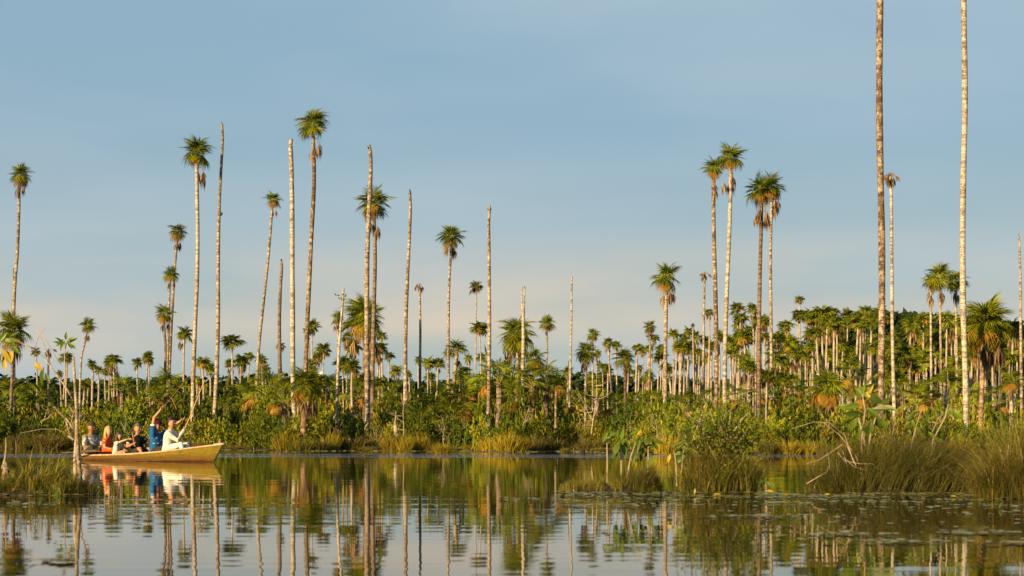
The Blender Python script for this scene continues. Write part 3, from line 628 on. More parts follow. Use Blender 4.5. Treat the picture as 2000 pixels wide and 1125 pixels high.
# hand-placed young palms
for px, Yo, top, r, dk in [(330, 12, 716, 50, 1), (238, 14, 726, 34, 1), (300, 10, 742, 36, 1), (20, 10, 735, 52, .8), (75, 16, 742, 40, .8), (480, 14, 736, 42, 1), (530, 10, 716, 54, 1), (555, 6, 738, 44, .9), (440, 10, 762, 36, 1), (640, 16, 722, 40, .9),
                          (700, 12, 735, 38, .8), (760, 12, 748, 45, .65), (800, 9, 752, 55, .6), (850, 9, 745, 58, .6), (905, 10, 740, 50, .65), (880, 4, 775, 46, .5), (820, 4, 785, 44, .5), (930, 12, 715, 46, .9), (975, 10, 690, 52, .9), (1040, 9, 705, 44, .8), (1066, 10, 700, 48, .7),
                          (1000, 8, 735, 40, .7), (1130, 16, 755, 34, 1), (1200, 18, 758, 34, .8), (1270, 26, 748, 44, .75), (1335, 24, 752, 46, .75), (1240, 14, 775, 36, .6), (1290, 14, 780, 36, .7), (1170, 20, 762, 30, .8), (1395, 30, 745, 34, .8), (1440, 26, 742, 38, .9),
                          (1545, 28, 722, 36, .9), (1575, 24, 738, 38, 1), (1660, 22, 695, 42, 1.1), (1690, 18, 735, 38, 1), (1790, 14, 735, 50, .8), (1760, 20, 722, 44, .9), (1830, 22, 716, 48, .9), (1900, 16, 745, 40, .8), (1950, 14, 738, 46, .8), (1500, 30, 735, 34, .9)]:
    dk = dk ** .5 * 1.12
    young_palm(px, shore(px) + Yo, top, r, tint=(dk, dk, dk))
# shrubs in three rows, each row ordinary bushes set close
def row(x0, x1, step, dY, wid, hfun, kinds, name):
    px = x0
    while px < x1:
        k = rs.choice(kinds(px)); wv = rs.uniform(*wid)
        shrub(px, shore(px) + rs.uniform(*dY), wv, hfun(px) * rs.uniform(.8, 1.1), k, name)
        px += step * rs.uniform(.75, 1.25)
def k1(px):
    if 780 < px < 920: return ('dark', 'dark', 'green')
    if px < 140: return ('green', 'bright', 'dark', 'twiggy')
    return ('bright', 'green', 'bright', 'green', 'dark', 'twiggy')
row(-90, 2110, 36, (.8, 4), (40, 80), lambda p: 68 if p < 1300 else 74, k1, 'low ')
row(-90, 2110, 44, (6, 12), (60, 100), lambda p: (HY - interp(TOP, p)) * .80 + 8, k1, 'waist high ')
row(-90, 2110, 40, (16, 40), (60, 95), lambda p: (HY - interp(TOP, p)) * rs.uniform(.8, 1.15), lambda p: ('green', 'dark', 'bright'), 'tall ')
row(-90, 2110, 62, (60, 130), (60, 90), lambda p: (HY - interp(TOP, p)) * .98, lambda p: ('dark', 'green', 'dark'), 'far ')

# sedge tussocks at the water's edge
def tussock_mesh(seed, mat, n, h, w, bend, rad):
    r = random.Random(seed); mb = MB()
    for i in range(n):
        a = r.uniform(0, 6.28); t = r.random() ** .6; x, y = math.cos(a) * t * rad, math.sin(a) * t * rad
        H = h * r.uniform(.45, 1.1) * (1 - .3 * t); lean = bend * r.uniform(.2, 1.2) * (.35 + t); a2 = a + r.uniform(-.7, .7)
        dx, dy = math.cos(a2) * lean * H, math.sin(a2) * lean * H; sx, sy = -math.sin(a2) * w, math.cos(a2) * w
        b = r.uniform(0, 6.28); sx, sy = math.cos(b) * w, math.sin(b) * w
        i0 = len(mb.v)
        mb.v += [(x - sx, y - sy, -.03), (x + sx, y + sy, -.03), (x + dx * .35 + sx * .8, y + dy * .35 + sy * .8, H * .6), (x + dx * .35 - sx * .8, y + dy * .35 - sy * .8, H * .6), (x + dx, y + dy, H * (1 - .35 * lean))]
        mb.f += [(i0, i0 + 1, i0 + 2, i0 + 3), (i0 + 3, i0 + 2, i0 + 4)]; mb.m += [0, 0]
    return mb.mesh('grass_tussock', mat)
TU = {k: [tussock_mesh(500 + i * 7 + j, M['grass_' + k], 420, 1.0, .009, 1.0, .40) for j in range(3)] for i, k in enumerate(('gold', 'green', 'brown'))}
TN = {'gold': 'golden sedge tussock', 'green': 'green sedge tussock', 'brown': 'brown dry sedge tussock'}
def tussock(px, Y, wpx, hpx, kind, row=''):
    s = wpx / F * Y; h = hpx / F * Y
    o = link('grass_tussock', rs.choice(TU[kind]), None, G(px, Y, 0), (0, 0, rs.uniform(0, 6.28)), (s, s, h))
    auto(o, row + TN[kind], 'grass tussock', 'sedge tussocks along the bank', px)
for px, Yo, wv, hv, k in [(35, 0, 45, 44, 'brown'), (95, 0, 70, 48, 'brown'), (70, 1, 40, 36, 'green'), (565, 0, 60, 60, 'gold'), (590, -1, 55, 36, 'green'), (625, -1, 55, 34, 'green'), (645, 0, 45, 58, 'gold'), (690, 0, 60, 44, 'brown'),
                          (768, -1, 48, 52, 'gold'), (792, -1, 34, 44, 'gold'), (822, 0, 34, 48, 'gold'), (865, -14, 34, 30, 'gold'), (960, 0, 44, 40, 'gold'), (990, -1, 52, 56, 'gold'), (1015, -1, 40, 44, 'gold'), (1045, 0, 40, 48, 'brown'), (1085, 0, 45, 38, 'brown'),
                          (1150, 0, 50, 36, 'brown'), (1103, -9, 17, 13, 'green'), (1300, -1, 52, 58, 'gold'), (1325, 0, 40, 46, 'brown'), (1500, 0, 42, 42, 'brown'), (1540, 0, 52, 44, 'gold'), (1575, 0, 40, 38, 'gold'), (1600, 0, 36, 42, 'green'), (1650, 0, 36, 34, 'gold'), (1840, 0, 50, 46, 'brown'), (1880, -1, 46, 50, 'gold')]:
    tussock(px, shore(px) + Yo, wv, hv, k, 'big ')
px = -20
while px < 2020:
    tussock(px, shore(px) + rs.uniform(-.6, 1.2), rs.uniform(22, 38), rs.uniform(12, 26), rs.choice(('brown', 'gold', 'green', 'brown') if px < 500 or 1060 < px < 1290 else ('gold', 'brown', 'gold', 'green')), 'small ')
    px += rs.uniform(26, 52)

# bare pale branches in the bank shrubs
def branching(name, label, cat, base, Y, size_px, seed, mat='twig', group=None, lean=0, n=5):
    r = random.Random(seed); root = thing(name, G(base, Y, 0), label, cat, group); s = size_px / F * Y
    mb = MB(); tip = Vector((lean * s, 0, s)); w0 = .012 * s
    mb.tube([Vector((0, 0, 0)), tip * .35 + Vector((r.uniform(-.05, .05) * s, 0, 0)), tip * .7 + Vector((r.uniform(-.05, .05) * s, 0, 0)), tip], [w0, w0 * .8, w0 * .55, w0 * .2], 5)
    mb.obj('stem', M[mat], root)
    for i in range(n):
        t = r.uniform(.3, .9); p = tip * t; sg = 1 if i % 2 else -1
        d = Vector((sg * r.uniform(.12, .5), r.uniform(-.4, .4), r.uniform(.05, .5))) * s * (1.1 - t * .7) * r.uniform(.5, 1)
        mb = MB(); mb.tube([p, p + d * .5 + Vector((0, 0, -.03 * s)), p + d], [w0 * .5, w0 * .38, w0 * .12], 4)
        q = p + d * .6; mb.tube([q, q + Vector((d.x * .3, r.uniform(-.1, .1) * s, abs(d.z) * .6))], [w0 * .3, w0 * .08], 4)
        mb.obj('branch', M[mat], root)
    return root
GBR = 'bare dead saplings on the bank'
for px, Yo, sp, sd_, ln, lab in [(125, 2, 95, 1, .3, 'pale many branched dead sapling left of the boat'), (148, 3, 80, 2, .1, 'thin dead sapling close to the left snag'), (245, 1, 70, 3, .0, 'small dead sapling behind the woman in red'),
                           (60, 3, 90, 4, .4, 'arching bare sapling at the left bank'), (785, -.5, 110, 5, .05, 'forked dead sapling beside the splintered stump'), (872, -12, 72, 6, -.15, 'white dead sapling standing on a sedge clump in the water'),
                           (920, 1, 66, 7, .35, 'pale slanting dead sapling left of the split tipped trunk'), (1150, 4, 150, 8, .1, 'tall pale branching dead sapling right of the thin bare pole'), (1008, 2, 90, 9, .3, 'forked pale twig below the forked trunk'),
                           (1340, 0, 125, 10, .4, 'tall pale dead sapling left of the twin palms'), (1290, 2, 80, 11, -.2, 'thin bent dead sapling below the bushy headed palm'), (1600, 2, 70, 12, .3, 'bare sapling below the low yellow skirted palm'), (1810, 2, 80, 13, .3, 'bare grey sapling left of the thick pale trunk'),
                           (640, 1, 60, 14, .5, 'dry bent sapling at the squat palm foot')]:
    branching('dead_sapling', lab, 'dead sapling', px, shore(px) + Yo, sp, 900 + sd_, group=GBR, lean=ln, n=9)

exec_near = True
# ------------------------------------------------------------------ near sedge islands
ri = random.Random(61)
def blades(mb, n, cx, cy, rx, ry, h, w, wind, spread, mi=0, bend=.5):
    """n blades in loose clumps on an ellipse; wind: sideways lean of all, spread: random lean"""
    nc = max(3, n // 70); cl = []
    for i in range(nc):
        a = ri.uniform(0, 6.28); t = ri.random() ** .5
        cl.append((math.cos(a) * t, math.sin(a) * t, ri.uniform(.55, 1.12), ri.gauss(0, spread * .7), ri.gauss(0, spread * .5)))
    for i in range(n):
        c = ri.choice(cl); u, v = c[0] + ri.gauss(0, .11), c[1] + ri.gauss(0, .16); t = min(1.1, math.hypot(u, v)); x, y = cx + u * rx, cy + v * ry
        H = h * c[2] * ri.uniform(.45, 1.1) * (1 - .3 * t * t); lx = wind * ri.uniform(.4, 1.3) + c[3] + ri.gauss(0, spread * .7) + u * spread * .6; ly = c[4] + ri.gauss(0, spread * .7) + v * spread * .6
        b = ri.uniform(0, 6.28); sx, sy = math.cos(b) * w, math.sin(b) * w
        i0 = len(mb.v); z1, z2 = H * .5, H * .85
        drop = 1 / math.sqrt(1 + lx * lx + ly * ly)
        mb.v += [(x - sx, y - sy, -.02), (x + sx, y + sy, -.02), (x + lx * H * .25 + sx, y + ly * H * .25 + sy, z1), (x + lx * H * .25 - sx, y + ly * H * .25 - sy, z1),
                 (x + lx * H * .62 + sx * .7, y + ly * H * .62 + sy * .7, z2 * lerp(1, drop, .6)), (x + lx * H * .62 - sx * .7, y + ly * H * .62 - sy * .7, z2 * lerp(1, drop, .6)), (x + lx * H, y + ly * H, H * lerp(1, drop, bend * 1.6))]
        if ri.random() < .10:      # a broken blade: the top hangs
            kx, ky = ri.uniform(-.35, .35) * H, ri.uniform(-.35, .35) * H
            for e_ in (4, 5): a_ = mb.v[i0 + e_ - 2 + (0 if e_ == 4 else 0)]; mb.v[i0 + e_] = (a_[0] + kx * .5, a_[1] + ky * .5, z1 * 1.02)
            mb.v[i0 + 6] = (mb.v[i0 + 4][0] + kx, mb.v[i0 + 4][1] + ky, z1 * ri.uniform(.3, .9))
        mb.f += [(i0, i0 + 1, i0 + 2, i0 + 3), (i0 + 3, i0 + 2, i0 + 4, i0 + 5), (i0 + 5, i0 + 4, i0 + 6)]; mb.m += [mi] * 3
def island(label, px0, px1, Y, depth, parts, hummock=.05):
    """parts: (n, x0 fraction, x1 fraction, height m, wind, spread, material key, width)"""
    a, b = G(px0, Y).x, G(px1, Y).x; c = Vector(((a + b) / 2, Y, 0)); hw = (b - a) / 2
    root = thing('grass_island', c, label, 'grass island', 'near sedge islands')
    mb = MB(); N, rings = 26, [1.03, .96, .8, .5]
    zz = [-.06, .012, hummock * .8, hummock * 1.2]
    for k, rr in enumerate(rings):
        for j in range(N):
            t = 6.28318 * j / N; q = rr * (1 + ri.uniform(-.04, .04)); mb.v.append((math.cos(t) * hw * q, math.sin(t) * depth * q, zz[k] + ri.uniform(-.008, .012)))
    for k in range(3):
        for j in range(N): mb.f.append((k * N + j, k * N + (j + 1) % N, (k + 1) * N + (j + 1) % N, (k + 1) * N + j)); mb.m.append(0)
    mb.f.append(tuple(3 * N + j for j in range(N))); mb.m.append(0)
    mb.obj('mud_base', M['mud'], root)
    keys = sorted({p[6] for p in parts})
    for key in keys:
        mb = MB()
        for n_, f0, f1, h, wind, spread, kk, w_ in parts:
            if kk != key: continue
            x0, x1 = lerp(-hw, hw, f0), lerp(-hw, hw, f1)
            blades(mb, n_, (x0 + x1) / 2, 0, (x1 - x0) / 2, depth * .85, h, w_, wind, spread)
        o = mb.obj({'sedge_shade_tone': 'shade_toned_blades', 'grass_green': 'green_blades', 'grass_gold': 'golden_blades', 'grass_brown': 'brown_blades'}[key], M[key], root); o['kind'] = 'stuff'
    return root
YA = CAMH * F / (961 - HY)
island('low green sedge islet with thin saplings, leftmost of the islets in the right half', 1098, 1292, YA, .30,
       [(2600, .02, .5, .17, .0, .3, 'grass_green', .0017), (2400, .4, .98, .26, .0, .3, 'grass_green', .0017), (2200, .6, .97, .36, .05, .3, 'sedge_shade_tone', .0017)])
island('tall sedge islet topped by a reddish bush below the twin palms', 1322, 1478, YA, .36,
       [(4200, .0, 1, .46, .0, .32, 'sedge_shade_tone', .0019), (2000, .05, .95, .56, .0, .34, 'grass_green', .0018), (450, .15, .85, 1.0, .0, .22, 'grass_green', .0028), (500, .1, .8, .72, .0, .28, 'grass_brown', .0018), (1800, .1, .9, .66, .0, .3, 'sedge_shade_tone', .0018)])
island('large dark sedge islet with grass combed over to the right', 1585, 1880, YA, .50,
       [(3000, .0, .4, .42, -.1, .45, 'sedge_shade_tone', .0018), (1100, .2, .95, .84, .65, .28, 'grass_brown', .0017), (10500, .12, 1, .76, .75, .32, 'sedge_shade_tone', .0018), (1500, .1, .6, .80, .1, .3, 'grass_green', .0017)])
island('dry brown reed islet cut by the right edge of the frame', 1915, 2120, CAMH * F / (972 - HY), .40,
       [(5200, .0, .9, .74, .1, .55, 'grass_brown', .0016), (2200, .0, .9, .84, .0, .4, 'grass_green', .0017), (4200, .0, .9, .52, .1, .6, 'sedge_shade_tone', .0017)])
YL = CAMH * F / (966 - HY)
island('grassy green islet with broken stumps in the lower left corner', -60, 186, YL, .30,
       [(3400, .2, 1, .26, .0, .5, 'grass_green', .0018), (700, .25, .85, .50, -.1, .40, 'grass_green', .0040), (1500, .2, 1, .30, .0, .45, 'sedge_shade_tone', .0018), (700, .0, .35, .3, .0, .6, 'grass_brown', .0018)])

# stems, branches and big-leaved saplings on the islands (points are photo pixels at the island's distance)
def pix_tube(mb, pts, Y, w0, w1, root, n=6, dy=0.0):
    P = [W(x, y, Y + dy * i / max(1, len(pts) - 1)) - root.location for i, (x, y) in enumerate(pts)]
    k = len(P); mb.tube(P, [lerp(w0, w1, i / (k - 1)) / 2 / F * Y for i in range(k)], n)
LEAF = []
for k in range(3):
    r = random.Random(700 + k); mb = MB(); N = 6; wd = (.34, .42, .28)[k]; dr = (.25, .45, .12)[k]
    prof = [0, .55, .92, 1.0, .8, .42, 0]
    for i in range(N):
        a, b = i / N, (i + 1) / N
        for sgn in (-1, 1):
            pa = (a, 0, -dr * a * a); pb = (b, 0, -dr * b * b); ea = (a, sgn * prof[i] * wd * .5, -dr * a * a + .07 * prof[i]); eb = (b, sgn * prof[i + 1] * wd * .5, -dr * b * b + .07 * prof[i + 1])
            q = [pa, ea, eb, pb] if sgn < 0 else [pb, eb, ea, pa]
            q = [x for j, x in enumerate(q) if x not in q[:j]]
            if len(q) >= 3: mb.face(q)
    me = mb.mesh('leaf', M['leaf_big']); LEAF.append(me)
    # weld so that a leaf is one island
    bm = bmesh.new(); bm.from_mesh(me); bmesh.ops.remove_doubles(bm, verts=bm.verts, dist=1e-5); bm.to_mesh(me); bm.free()
LEAFY = []
for me in LEAF:
    m2_ = me.copy(); m2_.materials.clear(); m2_.materials.append(M['leaf_yellow']); LEAFY.append(m2_)
def leaf_at(root, px, py, Y, ang, Lpx, yellow=False, tilt=None, name='leaf'):
    """ang: direction of the leaf in the picture plane, degrees from right, counter-clockwise"""
    o = link(name, ri.choice(LEAFY if yellow else LEAF), root, W(px, py, Y) - root.location)
    d = Vector((math.cos(R_(ang)), ri.uniform(-.6, .3), math.sin(R_(ang)))).normalized()
    n_ = Vector((ri.uniform(-.5, .2), -1, ri.uniform(.0, .9))) if tilt is None else Vector(tilt)
    y_ = n_.cross(d).normalized(); z_ = d.cross(y_); s = Lpx / F * Y
    o.matrix_local = Matrix.Translation(o.location) @ Matrix((d, y_, z_)).transposed().to_4x4() @ Matrix.Scale(s, 4)
    return o
# sapling on the large islet
root = thing('sapling', G(1685, YA + .1, .02), 'big leaved green sapling growing from the large dark islet', 'sapling', 'saplings on the near islets')
for pts in ([(1685, 955), (1683, 860), (1690, 800), (1684, 770)], [(1690, 930), (1700, 850), (1712, 810), (1722, 790)], [(1690, 870), (1678, 820), (1668, 800)]):
    mb = MB(); pix_tube(mb, pts, YA + .1, 4.5, 2, root); mb.obj('stem', M['twig'], root)
for px, py, a, L, yl in [(1684, 772, 75, 26, 0), (1684, 775, 120, 24, 0), (1690, 782, 20, 36, 0), (1694, 778, -10, 34, 0), (1680, 790, 190, 36, 0), (1676, 800, 215, 34, 0), (1690, 796, -35, 40, 0), (1700, 800, 5, 44, 0), (1708, 806, -70, 36, 0), (1672, 812, 250, 34, 0),
                         (1684, 808, 180, 44, 0), (1668, 800, 160, 30, 0), (1720, 792, 40, 30, 0), (1724, 792, -20, 34, 0), (1700, 820, -95, 36, 0), (1686, 822, -110, 34, 0), (1715, 815, -45, 32, 0), (1694, 770, 60, 24, 1), (1730, 800, -60, 28, 0), (1682, 842, 240, 30, 0), (1700, 786, 110, 28, 1)]:
    leaf_at(root, px, py, YA + .1, a, L, yl)
root = thing('sapling', G(1790, YA + .15, .02), 'leafy yellow green sapling in front of the bottle shaped stump', 'sapling', 'saplings on the near islets')
for pts in ([(1775, 950), (1778, 880), (1790, 830), (1800, 800)], [(1815, 950), (1822, 860), (1846, 815), (1852, 790)]):
    mb = MB(); pix_tube(mb, pts, YA + .15, 3.5, 1.6, root); mb.obj('stem', M['twig'], root)
for i in range(22):
    px, py = ri.choice([(1772, 830), (1800, 800), (1846, 812), (1820, 850), (1790, 830), (1856, 800), (1770, 815)])
    leaf_at(root, px + ri.uniform(-10, 10), py + ri.uniform(-14, 14), YA + .15, ri.choice((-60, -90, -120, -30, 20, 60, 200)) + ri.uniform(-20, 20), ri.uniform(14, 25), ri.random() < .06)
# bush on the middle islet
root = thing('bush', G(1412, YA - .1, .02), 'reddish stemmed bush spreading above the tall sedge islet', 'bush')
for pts in ([(1412, 950), (1414, 880), (1396, 830), (1386, 800)], [(1414, 900), (1428, 850), (1448, 820), (1462, 806)], [(1413, 890), (1440, 868), (1460, 838)], [(1412, 905), (1404, 850), (1410, 815)], [(1411, 920), (1384, 870), (1372, 840)], [(1414, 890), (1424, 830), (1428, 800)]):
    mb = MB(); pix_tube(mb, pts, YA - .1, 4.5, 1.6, root, dy=ri.uniform(-.3, .1)); mb.obj('stem', M['twig'], root)
mb = MB()
for i in range(2600):
    t = ri.random(); px = 1412 + ri.gauss(0, 40); py = 850 + ri.gauss(0, 27)
    p = W(px, py, YA + ri.uniform(-.42, .30)) - root.location; d = Vector((ri.gauss(0, .6), ri.gauss(0, .6), ri.uniform(-.3, 1))).normalized() * ri.uniform(.03, .065); s_ = d.orthogonal().normalized() * .009
    s_ = Matrix.Rotation(ri.uniform(0, 6.28), 3, d.normalized()) @ s_
    mb.face([p, p + d * .5 + s_, p + d, p + d * .5 - s_])
mb.obj('foliage', M['leaf'], root)['kind'] = 'stuff'
mb = MB()
for i in range(320):
    p = W(1408 + ri.gauss(0, 24), 866 + ri.gauss(0, 16), YA + ri.uniform(-.45, .1)) - root.location; d = Vector((ri.gauss(0, .5), ri.gauss(0, .5), 1)).normalized() * .07; s_ = d.orthogonal().normalized() * .008
    mb.face([p, p + d * .5 + s_, p + d, p + d * .5 - s_])
mb.obj('rusty_leaves', M['frond_dead'], root)['kind'] = 'stuff'
root = thing('sapling', G(1335, YA, .02), 'light green leafy sapling at the left side of the tall sedge islet', 'sapling', 'saplings on the near islets')
for pts in ([(1328, 955), (1334, 890), (1340, 850)], [(1322, 950), (1320, 900), (1316, 880)], [(1345, 950), (1362, 880), (1366, 850)]):
    mb = MB(); pix_tube(mb, pts, YA, 3, 1.4, root); mb.obj('stem', M['twig'], root)
for i in range(22):
    px, py = ri.choice([(1338, 862), (1344, 870), (1350, 880), (1318, 878), (1366, 862), (1330, 890)])
    leaf_at(root, px + ri.uniform(-9, 9), py + ri.uniform(-12, 12), YA, ri.uniform(-160, 60), ri.uniform(12, 24), ri.random() < .15)
# thin saplings on the low islet
for k, (bx, pts, lab) in enumerate([(1185, [(1186, 945), (1186, 890), (1185, 848)], 'single thin pale stem with a curled leaf on the low islet'), (1213, [(1214, 945), (1213, 890), (1213, 862)], 'thin leafy stem second on the low islet'),
                                    (1234, [(1222, 945), (1232, 892), (1241, 868)], 'slanting thin stem third on the low islet'), (1264, [(1265, 935), (1266, 900), (1266, 872)], 'short leafy stem last on the low islet')]):
    root = thing('sapling', G(bx, YA, .02), lab, 'sapling', 'saplings on the near islets')
    mb = MB(); pix_tube(mb, pts, YA, 3.2, 1.5, root); mb.obj('stem', M['twig'], root)
    tx, ty = pts[-1]
    for i in range(4 if k == 0 else 15):
        leaf_at(root, tx + ri.gauss(0, 3 if k == 0 else 10), ty + ri.uniform(-6, 12) if k == 0 else ty + ri.gauss(0, 11), YA + ri.uniform(-.08, .08), ri.choice((235, -60, 10)) if k == 0 else ri.uniform(-130, 110), ri.uniform(14, 28), k == 2 and i == 0)
root = thing('snag', G(1108, YA + .05, -.02), 'row of short dark rotten stubs at the left tip of the low islet', 'stump')
for x, h in ((1100, 18), (1104, 26), (1109, 34), (1112, 38), (1116, 20), (1165, 24)):
    mb = MB(); pix_tube(mb, [(x, 966), (x + 1, 961 - h * .5), (x + ri.uniform(-1, 1), 961 - h)], YA, 4.5, 1.5, root, 5); mb.obj('stub', M['mud'], root)
# bare arching branches by the large islet
root = thing('branch', G(1660, YA - .05, -.02), 'pale bare branches arching left over the water from the large islet', 'branch')
for pts, w_ in (([(1668, 905), (1650, 850), (1620, 826), (1590, 824), (1545, 838)], 1.8), ([(1672, 910), (1655, 872), (1645, 868), (1628, 880), (1600, 898), (1575, 906)], 1.7), ([(1636, 884), (1650, 900), (1680, 906), (1705, 906), (1714, 916)], 1.8),
                ([(1575, 945), (1600, 930), (1615, 922), (1620, 908)], 2.0), ([(1650, 895), (1668, 912), (1690, 918)], 1.8), ([(1610, 826), (1640, 850), (1664, 880)], 2)):
    mb = MB(); pix_tube(mb, pts, YA - .3, w_, w_ * .45, root); mb.obj('twig', M['twig'], root)
# left snag with its branches
Yk = YL
root = thing('snag', G(151, Yk, -.05), 'pale dead forked snag standing at the edge of the lower left islet', 'dead tree')
def snag_part(name, pts, w0, w1, m='bark_snag', dy=0):
    mb = MB(); pix_tube(mb, pts, Yk, w0, w1, root, 9, dy); o = mb.obj(name, M[m], root, True); return o
M['bark_snag'] = bark_mat('snag_bark', (.36, .30, .22), (.21, .155, .105), (.06, .045, .03), 22, .55)
snag_part('trunk', [(149, 970), (147, 900), (150, 850), (150, 800), (146, 740), (143, 697)], 9, 5)
snag_part('trunk', [(158, 970), (156, 930), (152, 880), (151, 845), (150, 835)], 10, 6)
snag_part('root_flare', [(155, 968), (152, 950), (150, 930)], 20, 9)
snag_part('branch', [(146, 858), (136, 848), (128, 818), (105, 794)], 5, 3.4)
snag_part('branch', [(150, 845), (140, 832), (128, 816)], 4, 3)
snag_part('branch', [(152, 862), (142, 857), (134, 852)], 5, 5)
snag_part('branch', [(143, 782), (128, 755), (105, 724), (88, 700), (70, 682)], 3.6, 2.4)
snag_part('branch', [(70, 682), (45, 672), (30, 664), (15, 668), (2, 676)], 2.2, 1.6)
snag_part('twig', [(98, 712), (92, 690), (76, 650), (72, 640)], 2.2, 1.2, 'twig'); snag_part('twig', [(68, 684), (74, 660), (88, 640)], 1.6, .9, 'twig'); snag_part('twig', [(120, 712), (104, 690), (92, 668), (72, 645)], 1.6, 1.0, 'twig')
snag_part('twig', [(145, 852), (110, 838), (80, 838), (40, 846)], 1.0, .6, 'twig')
root = thing('vine', W(5, 668, Yk), 'yellowing broad leaved vine hanging on the snag branch at the left edge', 'vine')
mb = MB(); pix_tube(mb, [(-30, 640), (0, 664), (20, 700), (34, 662), (60, 690), (85, 725)], Yk, 1.8, 1.0, root); mb.obj('stem', M['twig'], root)
for px, py, a, L, yl in [(2, 662, -20, 34, 0), (8, 668, 15, 30, 0), (4, 680, -60, 34, 1), (14, 682, -80, 34, 1), (0, 690, -100, 30, 0), (22, 672, -50, 28, 0), (26, 684, -110, 28, 1), (10, 700, -85, 26, 1), (-4, 668, 40, 26, 0), (84, 712, 185, 20, 1), (86, 716, -105, 40, 0), (86, 722, 160, 24, 1), (88, 728, -60, 28, 0), (18, 658, 30, 22, 0), (4, 702, -70, 24, 1)]:
    leaf_at(root, px, py, Yk, a, L, yl)
root = thing('snag', G(10, Yk, -.05), 'shaggy brown rotten stump in the grass of the lower left islet', 'stump')
mb = MB(); pix_tube(mb, [(12, 972), (10, 945), (12, 915), (9, 900)], Yk, 22, 8, root, 8); mb.obj('trunk', M['bark_grey'], root)
mb = MB(); pix_tube(mb, [(4, 915), (10, 895), (12, 870), (11, 855)], Yk, 4, 1.5, root, 6); mb.obj('branch', M['twig'], root)
mb = MB(); pix_tube(mb, [(30, 970), (30, 940), (26, 924)], Yk, 18, 8, root, 7); mb.obj('stub', M['twig_dark'], root)
root = thing('arum_plant', G(105, Yk - .25, 0), 'arrow shaped green leaf floating at the foot of the lower left islet', 'water plant')
leaf_at(root, 122, 968, Yk - .25, 138, 34); leaf_at(root, 122, 968, Yk - .25, 176, 24); leaf_at(root, 96, 964, Yk - .25, 178, 34)
root = thing('arum_plant', G(1500, YA - .2, 0), 'low dark broad leaved water plant right of the tall sedge islet', 'water plant')
for i in range(9): leaf_at(root, 1490 + ri.uniform(-10, 26), 957 + ri.uniform(-6, 0), YA - .2, ri.uniform(20, 160), ri.uniform(12, 22))
root = thing('sapling', G(128, 112, 0), 'slim sapling with a flat tuft of broad leaves, left of the snag top', 'sapling')
mb = MB(); pix_tube(mb, [(124, 780), (127, 730), (126, 690), (130, 668)], 112, 3.4, 1.8, root); mb.obj('stem', M['twig'], root)
for a in (170, 195, 150, 10, -15, 35, 90, -40, 220, 60, -70, 250):
    leaf_at(root, 129 + 6 * math.cos(R_(a)), 668 + ri.uniform(-6, 4), 112, a + ri.uniform(-15, 15), ri.uniform(14, 21))

# floating leaves
lp = MB()
def pad(px, py, r, mb):
    Y = CAMH * F / (py - HY); c = G(px, Y, .006 + ri.uniform(0, .006)); rx, ry = r * ri.uniform(.8, 1.2), r * ri.uniform(.8, 1.2); r = min(r, .06); a0 = ri.uniform(0, 6.28); tl = ri.uniform(.02, .13) * ri.choice((-1, 1))
    mb.face([c + Vector((math.cos(a0 + t) * rx, math.sin(a0 + t) * ry, math.sin(a0 + t) * ry * tl + abs(tl) * ry)) for t in (0.25, 1.2, 2.2, 3.14, 4.1, 5.1, 6.03)])
for i in range(5600):
    px = 1080 + 960 * ri.random() ** .8
    py = 961 + ri.expovariate(1 / (11 + 16 * max(0, (px - 1300) / 700)))
    k = math.sin(px * .011 + py * .45) + math.sin(px * .023 - py * .7 + 2) + .5 * math.sin(py * 1.3)
    if k < .45 - (1.2 if py < 972 else 0) or (py > 990 and ri.random() < .6) or py > 1060: continue
    pad(px, py, ri.uniform(.011, .032), lp)
for cx, cy, w_, n_ in ((1190, 988, 90, 60), (1480, 1010, 130, 90), (1640, 1045, 120, 70), (1760, 1060, 120, 60), (1930, 1042, 80, 90), (1990, 1062, 60, 60), (100, 1098, 55, 45), (60, 985, 90, 60), (150, 966, 35, 60), (60, 968, 60, 80), (1230, 1040, 60, 20), (1020, 976, 60, 30)):
    for i in range(n_): pad(cx + ri.gauss(0, w_ * .5), cy + ri.gauss(0, 1.4), ri.uniform(.012, .03), lp)
for i in range(900):
    px = ri.uniform(430, 1300) if ri.random() < .75 else ri.uniform(-10, 2010); ys = shore(px)
    Y = ys - ri.expovariate(1 / 3.2); py = HY + CAMH * F / Y; pad(px, py, ri.uniform(.05, .12), lp)
M['pad'] = leaf_mat('floating_leaf', [(.16, .19, .03), (.28, .30, .05), (.42, .38, .08), (.28, .22, .06)], .15, .4, .4, .1)
tag(lp.obj('floating_leaves', M['pad']), 'scattered small lily leaves floating on the lagoon', 'floating leaves', kind='stuff')
for i, (px, py, a, L, lab) in enumerate([(1512, 962, 160, 17, 'bright yellow leaf standing at the water plant right of the tall islet'), (1532, 968, 20, 14, 'yellow lily leaf floating right of the tall sedge islet'), (1392, 967, 10, 16, 'yellow green lily leaf floating below the tall sedge islet'),
                                         (1950, 993, 70, 14, 'bright green leaf poking up from the water near the right edge'), (1356, 966, 85, 14, 'small pale leaf poking up below the tall sedge islet'), (1610, 966, 10, 11, 'yellow lily leaf floating left below the large dark islet'), (1868, 970, 170, 11, 'orange yellow lily leaf floating right below the large dark islet')]):
    Y = CAMH * F / (py + 2 - HY); root = thing('lily_leaf', G(px, Y, .01), lab, 'leaf', 'bright leaves on the water'); leaf_at(root, px, py, Y, a, L, i != 3, name='blade')
